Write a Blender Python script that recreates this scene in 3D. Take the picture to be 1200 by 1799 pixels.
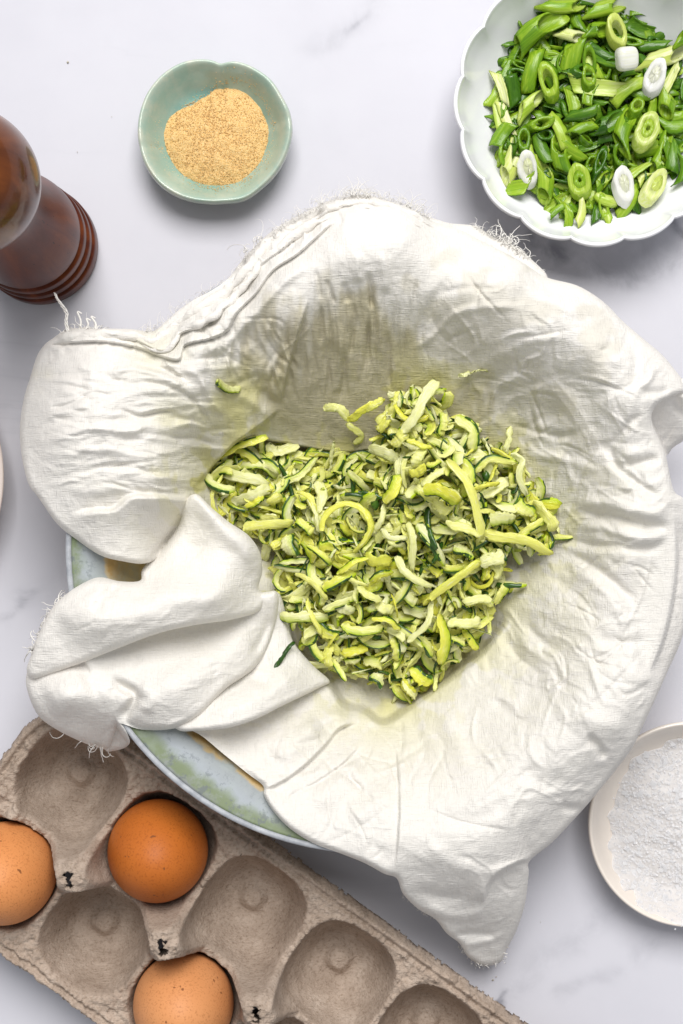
import bpy, math, random
import numpy as np
from mathutils import Vector, Matrix

for _o in list(bpy.data.objects):
    bpy.data.objects.remove(_o)
random.seed(7)
RNG = np.random.default_rng(7)
SC = bpy.context.scene
COL = SC.collection

# ------------------------------------------------------------------ camera
H = 0.75            # camera height over the table (m)
PX = 0.00027        # metres per photo pixel on the table plane
CX, CY = 600.0, 899.5
cam_d = bpy.data.cameras.new('camera')
cam = bpy.data.objects.new('camera', cam_d)
COL.objects.link(cam)
cam.location = (0, 0, H)
cam.rotation_euler = (0, 0, 0)
cam_d.sensor_fit = 'VERTICAL'
cam_d.sensor_height = 36.0
cam_d.lens = 36.0 * H / (1799 * PX)
cam_d.clip_start = 0.01
cam_d.clip_end = 20
SC.camera = cam

# ------------------------------------------------------------------ light
world = bpy.data.worlds.new('World')
SC.world = world
world.use_nodes = True
bg = world.node_tree.nodes['Background']
bg.inputs[0].default_value = (0.94, 0.96, 1.0, 1)
bg.inputs[1].default_value = 0.40

def area(name, loc, target, sx, sy, watts, col):
    d = bpy.data.lights.new(name, 'AREA')
    d.shape = 'RECTANGLE'; d.size = sx; d.size_y = sy
    d.energy = watts; d.color = col
    o = bpy.data.objects.new(name, d)
    COL.objects.link(o)
    o.location = loc
    v = Vector(target) - Vector(loc)
    o.rotation_euler = v.to_track_quat('-Z', 'Y').to_euler()
    return o
area('window_light', (0.15, 1.55, 2.50), (0, 0, 0), 1.6, 1.6, 113.0, (1.0, 0.975, 0.95))

SC.view_settings.view_transform = 'Standard'
SC.view_settings.look = 'None'
SC.view_settings.gamma = 1.0
SC.view_settings.use_curve_mapping = False
SC.view_settings.exposure = 0.0
SC.render.engine = 'CYCLES'
SC.cycles.max_bounces = 8
SC.cycles.diffuse_bounces = 4
SC.cycles.transmission_bounces = 4
SC.cycles.use_denoising = True

# ------------------------------------------------------------------ helpers
def P(u, v, z):
    """photo pixel + height (m) -> world point"""
    k = PX * (H - z) / H
    return (u - CX) * k, (CY - v) * k, z

def PA(u, v, z):
    u = np.asarray(u, float); v = np.asarray(v, float); z = np.broadcast_to(np.asarray(z, float), u.shape)
    k = PX * (H - z) / H
    return np.stack([(u - CX) * k, (CY - v) * k, z], -1)

def mk_mesh(name, verts, faces, smooth=True):
    verts = np.asarray(verts, np.float32); faces = np.asarray(faces, np.int32)
    me = bpy.data.meshes.new(name)
    n, k = faces.shape
    me.vertices.add(len(verts)); me.vertices.foreach_set('co', verts.ravel())
    me.loops.add(n * k); me.loops.foreach_set('vertex_index', faces.ravel())
    me.polygons.add(n)
    me.polygons.foreach_set('loop_start', np.arange(0, n * k, k, dtype=np.int32))
    me.polygons.foreach_set('loop_total', np.full(n, k, np.int32))
    me.polygons.foreach_set('use_smooth', np.full(n, smooth, bool))
    me.update(calc_edges=True)
    me.validate()
    return me

def attr(me, name, vals):
    a = me.attributes.new(name, 'FLOAT', 'POINT')
    a.data.foreach_set('value', np.asarray(vals, np.float32))

def link(name, me, mat=None, parent=None, loc=None):
    o = bpy.data.objects.new(name, me)
    COL.objects.link(o)
    if mat is not None and me is not None and len(me.materials) == 0:
        me.materials.append(mat)
    if parent is not None:
        o.parent = parent
    if loc is not None:
        o.location = loc
    return o

def tag(o, label, cat, group=None, kind=None):
    if label: o['label'] = label
    if cat: o['category'] = cat
    if group: o['group'] = group
    if kind: o['kind'] = kind
    return o

def thing(name, label, cat, loc=(0, 0, 0), group=None):
    o = bpy.data.objects.new(name, None)
    o.empty_display_size = 0.01
    COL.objects.link(o); o.location = loc
    return tag(o, label, cat, group)

def hash2(ix, iy, seed):
    h = (ix.astype(np.int64) * 374761393 + iy.astype(np.int64) * 668265263 + seed * 1442695041) & 0x7fffffff
    h = ((h ^ (h >> 13)) * 1274126177) & 0x7fffffff
    h = h ^ (h >> 16)
    return (h & 0xffff) / 65535.0

def vnoise(x, y, seed=0):
    ix = np.floor(x).astype(np.int64); iy = np.floor(y).astype(np.int64)
    fx = x - ix; fy = y - iy
    fx = fx * fx * fx * (fx * (fx * 6 - 15) + 10); fy = fy * fy * fy * (fy * (fy * 6 - 15) + 10)
    a = hash2(ix, iy, seed); b = hash2(ix + 1, iy, seed); c = hash2(ix, iy + 1, seed); d = hash2(ix + 1, iy + 1, seed)
    return (a * (1 - fx) + b * fx) * (1 - fy) + (c * (1 - fx) + d * fx) * fy - 0.5

def fbm(x, y, seed=0, octv=3, gain=0.5):
    r = 0; a = 1.0
    for i in range(octv):
        r = r + a * vnoise(x, y, seed + i * 17); x = x * 2.03; y = y * 2.03; a *= gain
    return r

def sstep(a, b, x):
    t = np.clip((x - a) / (b - a), 0, 1)
    return t * t * (3 - 2 * t)

def catmull(pts, closed=False, n=6):
    p = np.asarray(pts, float)
    if closed:
        q = np.vstack([p[-1], p, p[0], p[1]])
    else:
        q = np.vstack([2 * p[0] - p[1], p, 2 * p[-1] - p[-2]])
    out = []
    t = np.arange(n)[:, None] / n
    for i in range(1, len(q) - 2):
        a, b, c, d = q[i - 1], q[i], q[i + 1], q[i + 2]
        out.append(0.5 * (2 * b + (c - a) * t + (2 * a - 5 * b + 4 * c - d) * t ** 2 + (3 * b - a - 3 * c + d) * t ** 3))
    if not closed:
        out.append(p[-1][None])
    return np.vstack(out)

def sdf(poly, U, V):
    """signed distance, positive inside"""
    d2 = np.full(U.shape, 1e12); ins = np.zeros(U.shape, bool)
    n = len(poly)
    for i in range(n):
        ax, ay = poly[i]; bx, by = poly[(i + 1) % n]
        ex, ey = bx - ax, by - ay
        wx, wy = U - ax, V - ay
        t = np.clip((wx * ex + wy * ey) / (ex * ex + ey * ey + 1e-9), 0, 1)
        dx = wx - t * ex; dy = wy - t * ey
        np.minimum(d2, dx * dx + dy * dy, out=d2)
        if ey != 0:
            c = ((ay <= V) & (V < by)) | ((by <= V) & (V < ay))
            ins ^= c & (U < ax + (V - ay) / ey * ex)
    d = np.sqrt(d2)
    return np.where(ins, d, -d)

class TPS:
    def __init__(s, pts, lam=0.0):
        p = np.asarray(pts, float); s.c = p[:, :2] / 100.0; z = p[:, 2]; n = len(p)
        K = s.k(s.c, s.c) + lam * np.eye(n)
        A = np.zeros((n + 3, n + 3)); A[:n, :n] = K
        A[:n, n] = 1; A[:n, n + 1:] = s.c; A[n, :n] = 1; A[n + 1:, :n] = s.c.T
        s.w = np.linalg.solve(A, np.concatenate([z, np.zeros(3)]))
    @staticmethod
    def k(a, b):
        r2 = ((a[:, None, :] - b[None, :, :]) ** 2).sum(-1)
        return 0.5 * r2 * np.log(r2 + 1e-9)
    def __call__(s, U, V):
        U = np.asarray(U, float); V = np.asarray(V, float)
        x = U.ravel() / 100.0; y = V.ravel() / 100.0
        r = s.w[-3] + s.w[-2] * x + s.w[-1] * y
        for i in range(len(s.c)):
            r2 = (x - s.c[i, 0]) ** 2 + (y - s.c[i, 1]) ** 2
            r = r + s.w[i] * 0.5 * r2 * np.log(r2 + 1e-9)
        return r.reshape(U.shape)

def stroke(Z, U, V, pts, amp, w=20.0, w2=None, kind='ridge', taper=0.25, e=3.0):
    """adds a crease (mm) along a polyline. kind 'ridge': bump with half-widths w (right) / w2 (left);
    'saw': high on the right hand side of travel, dropping at the line."""
    w2 = w if w2 is None else w2
    c = catmull(pts, n=6)
    R = 3.2 * max(w, w2) + 6
    m = (U > c[:, 0].min() - R) & (U < c[:, 0].max() + R) & (V > c[:, 1].min() - R) & (V < c[:, 1].max() + R)
    if not m.any(): return
    u = U[m]; v = V[m]
    best = np.full(u.shape, 1e9); sd = np.zeros(u.shape); tt = np.zeros(u.shape)
    seg = np.hypot(*(c[1:] - c[:-1]).T); L = seg.sum(); acc = 0
    for i in range(len(c) - 1):
        ex, ey = c[i + 1] - c[i]
        wx = u - c[i, 0]; wy = v - c[i, 1]
        t = np.clip((wx * ex + wy * ey) / (ex * ex + ey * ey + 1e-9), 0, 1)
        dx = wx - t * ex; dy = wy - t * ey
        d = dx * dx + dy * dy
        k = d < best
        best = np.where(k, d, best)
        sd = np.where(k, np.where(ex * wy - ey * wx > 0, 1.0, -1.0), sd)
        tt = np.where(k, (acc + t * seg[i]) / L, tt)
        acc += seg[i]
    d = np.sqrt(best) * sd
    tp = sstep(0, taper, tt) * sstep(0, taper, 1 - tt) if taper > 0 else 1.0
    if kind == 'ridge':
        f = np.exp(-np.where(d > 0, (d / w) ** 2, (d / w2) ** 2))
    else:
        f = np.exp(-np.clip(d, 0, None) / w) * sstep(-e, e, d) - 0.25 * np.exp(-np.clip(-d, 0, None) / (0.5 * w)) * sstep(-e, e, -d)
    Z[m] += amp * f * tp

def sheet_mesh(name, outline, zfun, step=2.0, n=5):
    poly = catmull(outline, True, n)
    u0, v0 = poly.min(0) - 3 * step; u1, v1 = poly.max(0) + 3 * step
    us = np.arange(u0, u1, step); vs = np.arange(v0, v1, step)
    U, V = np.meshgrid(us, vs)
    D = sdf(poly, U, V)
    gv, gu = np.gradient(D, step)
    ml = np.hypot(gu, gv) + 1e-6
    out = (D < 0)
    U2 = np.where(out, U - D * gu / ml, U); V2 = np.where(out, V - D * gv / ml, V)
    Dc = np.clip(D, 0, None)
    Z, extra = zfun(U2, V2, Dc)
    keep = D > -1.45 * step
    nr, nc = U.shape
    idx = np.arange(nr * nc).reshape(nr, nc)
    q = np.stack([idx[:-1, :-1], idx[1:, :-1], idx[1:, 1:], idx[:-1, 1:]], -1).reshape(-1, 4)
    ok = keep.ravel()[q].all(1) & (D.ravel()[q] > 0).any(1)
    q = q[ok]
    used = np.unique(q); remap = np.full(nr * nc, -1); remap[used] = np.arange(len(used))
    co = PA(U2.ravel()[used], V2.ravel()[used], Z.ravel()[used] * 0.001)
    me = mk_mesh(name, co, remap[q])
    for k, a in extra.items():
        attr(me, k, a.ravel()[used])
    return me

def lathe(name, prof, seg=96, rfun=None, zfun=None, closed_top=False):
    """prof: list of (r, z). rfun(theta, r, z)->r"""
    prof = np.asarray(prof, float)
    th = np.arange(seg) * 2 * math.pi / seg
    R, T = np.meshgrid(prof[:, 0], th, indexing='ij'); Z = np.meshgrid(prof[:, 1], th, indexing='ij')[0]
    if rfun is not None: R = rfun(T, R, Z)
    if zfun is not None: Z = zfun(T, R, Z)
    co = np.stack([R * np.cos(T), R * np.sin(T), Z], -1).reshape(-1, 3)
    m = len(prof)
    i = np.arange(m - 1)[:, None]; j = np.arange(seg)[None, :]
    a = i * seg + j; b = i * seg + (j + 1) % seg
    q = np.stack([a, b, b + seg, a + seg], -1).reshape(-1, 4)
    return mk_mesh(name, co, q)

def smooth_prof(pts, n=6):
    return catmull(pts, False, n)

def tubes_mesh(name, curves, radii, sides=4):
    vs = []; fs = []; off = 0
    ang = np.arange(sides) * 2 * math.pi / sides
    for c, r in zip(curves, radii):
        c = np.asarray(c, float); n = len(c)
        t = np.gradient(c, axis=0); t /= np.linalg.norm(t, axis=1)[:, None] + 1e-12
        up = np.tile([0.13, 0.21, 0.97], (n, 1))
        s = np.cross(t, up); s /= np.linalg.norm(s, axis=1)[:, None] + 1e-12
        b = np.cross(s, t)
        rr = np.broadcast_to(np.asarray(r, float), (n,))
        v = c[:, None, :] + rr[:, None, None] * (np.cos(ang)[None, :, None] * s[:, None, :] + np.sin(ang)[None, :, None] * b[:, None, :])
        vs.append(v.reshape(-1, 3))
        i = np.arange(n - 1)[:, None]; j = np.arange(sides)[None, :]
        a = off + i * sides + j; bb = off + i * sides + (j + 1) % sides
        fs.append(np.stack([a, bb, bb + sides, a + sides], -1).reshape(-1, 4))
        off += n * sides
    return mk_mesh(name, np.vstack(vs), np.vstack(fs))

# ------------------------------------------------------------------ materials
class NT:
    def __init__(s, name):
        s.m = bpy.data.materials.new(name); s.m.use_nodes = True
        s.t = s.m.node_tree; s.b = s.t.nodes['Principled BSDF']; s.out = s.t.nodes['Material Output']
    def n(s, typ, **kw):
        nd = s.t.nodes.new(typ)
        for k, v in kw.items():
            if k.startswith('_'): setattr(nd, k[1:], v)
        return nd
    def l(s, a, b): s.t.links.new(a, b)
    def set(s, **kw):
        for k, v in kw.items():
            s.b.inputs[k.replace('_', ' ')].default_value = v
    def coord(s, scale=(1, 1, 1), rot=(0, 0, 0), kind='Object'):
        tc = s.n('ShaderNodeTexCoord'); mp = s.n('ShaderNodeMapping')
        mp.inputs['Scale'].default_value = scale; mp.inputs['Rotation'].default_value = rot
        s.l(tc.outputs[kind], mp.inputs['Vector']); return mp.outputs[0]
    def noise(s, vec, scale=5, detail=3, rough=0.5, dist=0.0):
        nd = s.n('ShaderNodeTexNoise')
        nd.inputs['Scale'].default_value = scale; nd.inputs['Detail'].default_value = detail
        nd.inputs['Roughness'].default_value = rough; nd.inputs['Distortion'].default_value = dist
        if vec is not None: s.l(vec, nd.inputs['Vector'])
        return nd.outputs['Fac']
    def ramp(s, fac, stops, interp='LINEAR'):
        r = s.n('ShaderNodeValToRGB'); cr = r.color_ramp; cr.interpolation = interp
        while len(cr.elements) < len(stops): cr.elements.new(0.5)
        for e, (p, c) in zip(cr.elements, stops):
            e.position = p
            e.color = c if len(c) == 4 else (*c, 1)
        s.l(fac, r.inputs[0]); return r.outputs[0]
    def mix(s, fac, a, b, mode='MIX'):
        m = s.n('ShaderNodeMix'); m.data_type = 'RGBA'; m.blend_type = mode
        for i, x in ((0, fac), (6, a), (7, b)):
            if isinstance(x, (int, float)): m.inputs[i].default_value = x
            elif isinstance(x, tuple): m.inputs[i].default_value = (*x, 1) if len(x) == 3 else x
            else: s.l(x, m.inputs[i])
        return m.outputs[2]
    def math(s, op, a, b=None, clamp=False):
        m = s.n('ShaderNodeMath'); m.operation = op; m.use_clamp = clamp
        for i, x in ((0, a), (1, b)):
            if x is None: continue
            if isinstance(x, (int, float)): m.inputs[i].default_value = x
            else: s.l(x, m.inputs[i])
        return m.outputs[0]
    def attr(s, name):
        a = s.n('ShaderNodeAttribute'); a.attribute_name = name; return a.outputs['Fac']
    def bump(s, h, strength=0.5, dist=0.001, normal=None):
        b = s.n('ShaderNodeBump'); b.inputs['Strength'].default_value = strength; b.inputs['Distance'].default_value = dist
        s.l(h, b.inputs['Height'])
        if normal is not None: s.l(normal, b.inputs['Normal'])
        return b.outputs[0]
    def rand(s):
        return s.n('ShaderNodeObjectInfo').outputs['Random']

def mat_marble():
    m = NT('marble'); m.set(Roughness=0.45); m.b.inputs['Specular IOR Level'].default_value = 0.14
    v = m.coord()
    base = m.noise(v, 6, 6, 0.6)
    c = m.ramp(base, [(0.3, (0.54, 0.54, 0.59)), (0.5, (0.58, 0.58, 0.63)), (0.75, (0.605, 0.605, 0.65))])
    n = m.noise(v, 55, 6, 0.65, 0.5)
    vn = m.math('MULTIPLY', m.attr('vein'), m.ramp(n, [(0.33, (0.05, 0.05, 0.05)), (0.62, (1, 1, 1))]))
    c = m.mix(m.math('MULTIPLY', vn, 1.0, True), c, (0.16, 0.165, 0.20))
    w = m.noise(m.coord((4, 11, 1), (0, 0, -0.6)), 1.6, 6, 0.55, 0.7)
    a = m.math('ABSOLUTE', m.math('SUBTRACT', w, 0.5))
    band = m.ramp(a, [(0.0, (1, 1, 1)), (0.01, (0.4, 0.4, 0.4)), (0.035, (0, 0, 0))])
    gate = m.ramp(m.noise(v, 5.5, 2, 0.5), [(0.52, (0, 0, 0)), (0.7, (1, 1, 1))])
    c = m.mix(m.math('MULTIPLY', m.math('MULTIPLY', band, gate), 0.22), c, (0.32, 0.33, 0.37))
    m.l(c, m.b.inputs['Base Color'])
    m.l(m.ramp(m.noise(v, 30, 3, 0.6), [(0.3, (0.40, 0.40, 0.40)), (0.7, (0.52, 0.52, 0.52))]), m.b.inputs['Roughness'])
    return m.m

def mat_cloth():
    m = NT('cotton'); m.set(Roughness=0.85); m.b.inputs['Specular IOR Level'].default_value = 0.12
    rot = (0, 0, -0.10)
    def thread(sx, sy, det=2):
        return m.noise(m.coord((sx, sy, 60), rot), 1.0, det, 0.55)
    t1 = thread(75, 1700); t2 = thread(1700, 75)
    f1 = thread(300, 2600, 1); f2 = thread(2600, 300, 1)
    slub = m.math('ADD', m.ramp(t1, [(0.55, (0, 0, 0)), (0.80, (1, 1, 1))]), m.ramp(t2, [(0.57, (0, 0, 0)), (0.82, (1, 1, 1))]))
    fine = m.math('ADD', f1, f2)
    h = m.math('ADD', m.math('MULTIPLY', slub, 0.5), m.math('MULTIPLY', fine, 0.85))
    crinkle = m.noise(m.coord((90, 90, 90)), 1.0, 4, 0.6, 0.8)
    h2 = m.bump(crinkle, 0.35, 0.0025)
    m.l(m.bump(h, 0.62, 0.0005, h2), m.b.inputs['Normal'])
    c = m.mix(m.math('MULTIPLY', slub, 0.5), (0.885, 0.86, 0.815), (0.93, 0.915, 0.885))
    c = m.mix(m.ramp(fine, [(0.75, (0, 0, 0)), (1.2, (1, 1, 1))]), m.mix(0.06, c, (0.5, 0.45, 0.36)), c)
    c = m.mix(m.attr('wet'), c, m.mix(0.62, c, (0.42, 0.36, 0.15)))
    c = m.mix(m.attr('stain'), c, (0.70, 0.66, 0.20))
    m.l(c, m.b.inputs['Base Color'])
    tr = m.n('ShaderNodeBsdfTranslucent'); m.l(c, tr.inputs[0])
    mx = m.n('ShaderNodeMixShader'); mx.inputs[0].default_value = 0.22
    m.l(m.b.outputs[0], mx.inputs[1]); m.l(tr.outputs[0], mx.inputs[2]); m.l(mx.outputs[0], m.out.inputs[0])
    return m.m

def simple(name, col, rough=0.5, spec=0.5, coat=0.0, sss=0.0, metallic=0.0):
    m = NT(name); m.set(Base_Color=(*col, 1), Roughness=rough, Metallic=metallic)
    m.b.inputs['Specular IOR Level'].default_value = spec
    m.b.inputs['Coat Weight'].default_value = coat
    return m

def mottled(name, c0, c1, scale, rough=0.5, spec=0.4, bump=0.0, bscale=None, coat=0.0, dist=0.0005):
    m = NT(name); m.set(Roughness=rough); m.b.inputs['Specular IOR Level'].default_value = spec
    m.b.inputs['Coat Weight'].default_value = coat
    v = m.coord()
    f = m.noise(v, scale, 4, 0.6)
    m.l(m.ramp(f, [(0.3, c0), (0.7, c1)]), m.b.inputs['Base Color'])
    if bump:
        m.l(m.bump(m.noise(v, bscale or scale * 3, 4, 0.6), bump, dist), m.b.inputs['Normal'])
    return m

M = {}
M['marble'] = mat_marble()
M['cloth'] = mat_cloth()
M['thread'] = simple('thread', (0.82, 0.80, 0.76), 0.9, 0.1).m

# ------------------------------------------------------------------ table
def table():
    gx = np.concatenate([[-1.2, -0.6], np.arange(-0.19, 0.1901, 0.0012), [0.6, 1.2]])
    gy = np.concatenate([[-1.2, -0.6], np.arange(-0.27, 0.2701, 0.0012), [0.6, 1.2]])
    X, Y = np.meshgrid(gx, gy)
    U = X / PX + CX; Vv = CY - Y / PX
    w = fbm(U / 60, Vv / 60, 2, 4) * 26
    A = np.zeros(X.shape)
    for (pts, amp, wd) in [
        ([(1230,1420),(1095,1560),(1040,1610),(980,1665),(930,1715),(880,1765),(840,1810)], 0.20, 26), ([(905,1735),(890,1752),(872,1772),(850,1800)], 0.85, 5),
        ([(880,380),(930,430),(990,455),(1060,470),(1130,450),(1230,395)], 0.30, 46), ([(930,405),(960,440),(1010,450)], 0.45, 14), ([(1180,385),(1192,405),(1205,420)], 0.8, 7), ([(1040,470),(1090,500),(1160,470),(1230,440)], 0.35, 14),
        ([(520,110),(580,62),(640,30),(700,-10)], 0.17, 24), ([(590,55),(630,32),(660,20)], 0.25, 6), ([(0,1100),(40,1060),(75,1035)], 0.35, 8), ([(1100,1700),(1160,1650),(1230,1600)], 0.22, 22), ([(960,1760),(1040,1720),(1110,1700)], 0.20, 14), ([(30,1080),(80,1030),(140,990)], 0.15, 24)]:
        stroke(A, U + w, Vv + w * 0.6, pts, amp, wd, taper=0.2)
    nr, nc = X.shape
    idx = np.arange(nr * nc).reshape(nr, nc)
    q = np.stack([idx[:-1, :-1], idx[:-1, 1:], idx[1:, 1:], idx[1:, :-1]], -1).reshape(-1, 4)
    me = mk_mesh('table_top', np.stack([X, Y, 0 * X], -1).reshape(-1, 3), q)
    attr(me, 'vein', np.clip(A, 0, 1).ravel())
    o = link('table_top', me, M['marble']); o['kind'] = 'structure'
table()

# ------------------------------------------------------------------ enamel bowl
RIMZ = 0.076
bc = P(650, 965, RIMZ)
def bowl():
    root = thing('enamel_bowl', 'wide chipped enamel bowl with green speckled rim under the white cloth', 'bowl', (bc[0], bc[1], 0))
    m = NT('enamel'); m.set(Roughness=0.5); m.b.inputs['Specular IOR Level'].default_value = 0.3
    v = m.coord()
    tc = m.n('ShaderNodeTexCoord'); sp = m.n('ShaderNodeSeparateXYZ'); m.l(tc.outputs['Object'], sp.inputs[0])
    r = m.math('SQRT', m.math('ADD', m.math('POWER', sp.outputs[0], 2), m.math('POWER', sp.outputs[1], 2)))
    wob = m.math('MULTIPLY', m.math('SUBTRACT', m.noise(v, 90, 5, 0.65), 0.5), 0.008)
    wob2 = m.math('MULTIPLY', m.math('SUBTRACT', m.noise(v, 18, 2, 0.5), 0.5), 0.010)
    rr = m.math('ADD', r, m.math('ADD', wob, wob2))
    n1 = m.math('MULTIPLY', m.math('SUBTRACT', rr, 0.108), 1 / 0.0215)
    c = m.ramp(n1, [(0.0, (0.40, 0.27, 0.10)), (0.16, (0.36, 0.23, 0.08)), (0.22, (0.42, 0.32, 0.17)), (0.27, (0.27, 0.295, 0.30)), (0.62, (0.34, 0.375, 0.41)), (0.80, (0.24, 0.27, 0.23)), (1.0, (0.21, 0.225, 0.225))])
    inner = m.ramp(m.noise(m.coord((60, 60, 12)), 1, 4, 0.6), [(0.3, (0.40, 0.27, 0.11)), (0.7, (0.56, 0.43, 0.22))])
    c = m.mix(m.ramp(rr, [(0.1075, (1, 1, 1)), (0.109, (0, 0, 0))], 'LINEAR'), c, inner)
    green = m.math('MULTIPLY', m.ramp(n1, [(0.55, (0, 0, 0)), (0.74, (1, 1, 1)), (0.93, (1, 1, 1)), (0.98, (0, 0, 0))]), m.ramp(m.noise(v, 70, 5, 0.7), [(0.34, (0, 0, 0)), (0.48, (1, 1, 1))]))
    c = m.mix(m.math('MULTIPLY', green, 0.85), c, (0.16, 0.205, 0.10))
    blot = m.math('MULTIPLY', m.ramp(n1, [(0.3, (0.15, 0.15, 0.15)), (0.75, (1, 1, 1)), (1.0, (1, 1, 1))]), m.ramp(m.noise(v, 230, 4, 0.7), [(0.55, (0, 0, 0)), (0.62, (1, 1, 1))]))
    c = m.mix(m.math('MULTIPLY', blot, 0.75), c, (0.13, 0.15, 0.16))
    c = m.mix(m.math('MULTIPLY', m.ramp(m.noise(v, 45, 5, 0.7), [(0.46, (0, 0, 0)), (0.66, (1, 1, 1))]), 0.5), c, (0.33, 0.38, 0.34))
    m.l(c, m.b.inputs['Base Color'])
    m.l(m.bump(m.noise(v, 120, 4, 0.6), 0.25, 0.0006), m.b.inputs['Normal'])
    R = 0.1303
    prof = [(0.0005, 0.004), (0.06, 0.004), (0.079, 0.008), (0.095, 0.030), (0.1035, 0.052), (0.1085, 0.065), (0.1115, 0.0700), (0.1145, 0.0717), (0.122, 0.0742), (0.1275, 0.0757)]
    prof2 = [(0.1272, 0.0744), (0.1155, 0.0705), (0.1125, 0.069), (0.105, 0.051), (0.097, 0.028), (0.080, 0.004), (0.074, 0.0005), (0.0005, 0.0005)]
    link('basin', lathe('basin', np.vstack([smooth_prof(prof, 5), prof2]), 160), m.m, root)
    g = mottled('enamel_rim', (0.26, 0.28, 0.31), (0.50, 0.52, 0.55), 160, 0.5, 0.3, 0.4, 300)
    a = np.linspace(0, 2 * math.pi, 14)
    link('rim', lathe('rim', np.stack([0.1286 + 0.0013 * np.cos(a), 0.0753 + 0.0013 * np.sin(a)], -1), 160), g.m, root)
bowl()

# ------------------------------------------------------------------ cloth
PILE = [(340,855),(375,825),(400,795),(430,772),(480,780),(540,790),(600,795),(650,790),(668,755),(690,700),(715,685),(745,690),(765,672),(772,700),(760,740),(800,732),(835,750),(850,790),(890,775),(905,800),(930,850),(970,890),(982,905),(970,955),(955,970),(900,955),(890,1010),(893,1030),(865,1070),(845,1120),(800,1165),(760,1195),(725,1222),(690,1200),(640,1185),(590,1182),(560,1155),(530,1110),(515,1070),(490,1068),(485,1010),(462,960),(430,935),(400,915),(370,885)]
PILEC = catmull(PILE, True, 3)

S0_OUT = [(65,625),(78,606),(92,595),(120,578),(165,577),(230,578),(268,582),(296,560),(316,543),(340,527),(372,510),(400,490),(420,464),(443,438),(470,412),(503,390),(540,371),(575,354),(605,347),(640,342),(680,352),(720,366),(757,388),(800,396),(840,420),(880,440),(920,462),(960,487),(1015,502),(1060,530),(1095,565),(1130,595),(1162,622),(1186,650),(1201,672),(1203,688),(1187,694),(1160,706),(1146,724),(1147,748),(1162,780),(1170,800),(1176,830),(1185,864),(1204,880),(1214,930),(1216,1010),(1208,1085),(1193,1135),(1175,1175),(1155,1220),(1130,1275),(1110,1315),(1080,1355),(1058,1382),(1035,1410),(1008,1440),(970,1480),(931,1512),(929,1535),(922,1590),(906,1638),(890,1668),(880,1690),(850,1697),(822,1681),(808,1658),(785,1640),(765,1615),(735,1597),(708,1570),(697,1543),(675,1535),(640,1516),(600,1500),(550,1481),(510,1456),(480,1425),(464,1398),(462,1380),(434,1358),(392,1324),(356,1294),(322,1272),(330,1240),(360,1150),(380,1050),(345,960),(300,975),(255,990),(215,986),(175,975),(132,946),(100,920),(66,872),(50,850),(38,800),(35,750),(42,700),(54,660)]

S0_Z = TPS([
 (560,900,14),(650,950,12),(700,1050,12),(600,1100,13),(640,1200,14),(780,1080,15),(800,950,18),(450,900,16),(700,860,20),(850,900,26),(720,1190,15),(530,1060,18),
 (560,785,26),(490,775,28),(620,790,26),(600,700,44),(700,700,44),(800,740,42),(600,600,66),(700,580,68),(800,600,68),(620,500,86),(720,470,88),(820,500,88),(600,420,90),(720,410,86),(900,470,86),
 (560,372,66),(650,348,62),(760,395,66),(860,430,66),(950,485,74),
 (900,720,48),(1000,700,68),(940,850,38),(1000,950,48),(1080,800,78),(1100,950,80),(1130,700,90),(1150,880,86),(1060,600,90),(1000,545,88),(1100,572,74),(1185,650,72),(1150,735,82),(1165,790,78),(1195,950,70),(1190,1080,66),(1050,1080,76),(950,1080,52),(900,1100,38),
 (860,1160,38),(950,1200,62),(1050,1200,84),(1130,1200,82),(1168,1180,66),(800,1210,38),(740,1255,38),(850,1300,64),(950,1330,84),(1050,1310,84),(1078,1350,68),(1000,1435,64),(900,1430,86),(800,1400,80),(760,1330,60),(930,1505,66),(850,1490,84),(770,1480,86),(700,1450,82),(690,1530,82),(740,1598,60),(800,1650,42),(850,1690,24),(885,1660,28),(908,1610,42),(920,1560,54),(850,1590,58),(780,1550,74),
 (670,1285,40),(620,1330,56),(560,1400,74),(500,1440,82),(600,1495,82),(640,1505,84),(470,1395,78),(400,1345,74),(340,1300,76),(560,1260,44),(500,1300,58),
 (500,720,44),(450,680,60),(430,600,78),(470,510,88),(400,545,88),(340,585,90),(300,640,92),(380,700,74),(420,765,46),(370,822,40),(300,800,80),(250,720,92),(150,660,88),(85,615,70),(60,680,72),(38,780,68),(110,780,92),(200,820,94),(270,855,88),(335,865,62),(90,890,82),(170,955,82),(250,985,78),(130,590,74),(300,575,76),(400,515,76),
 (300,960,54),(380,1000,36),(350,1150,56),(450,1050,28),(480,1150,32),(330,1240,64)], 0.002)

def pin(Z, U, V, pts, amp, w=6, kind='ridge', **k):
    stroke(Z, U, V, pts, amp, w, kind=kind, **k)

BPR = np.array([0, .058, .074, .089, .098, .1035, .107, .1135, .122, .1285, .1303, .1316, .1335])
BPZ = np.array([4, 4, 9, 32, 55, 66.5, 70.5, 72.5, 75, 77.0, 76.4, 70, 30]) + 1.3
def over_bowl(Z, U, V):
    r = np.hypot(U - 650, V - 965) * PX * (H - 0.075) / H
    zb = np.interp(r, BPR, BPZ, right=1.2)
    k = 1.0
    m = np.maximum(Z, zb)
    return m + k * np.log(np.exp((Z - m) / k) + np.exp((zb - m) / k)) - 0.0

def edge_round(D, drop, w):
    t = np.clip(1 - D / w, 0, 1)
    return drop * (1 - np.sqrt(np.clip(1 - t * t, 0, 1)))

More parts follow.
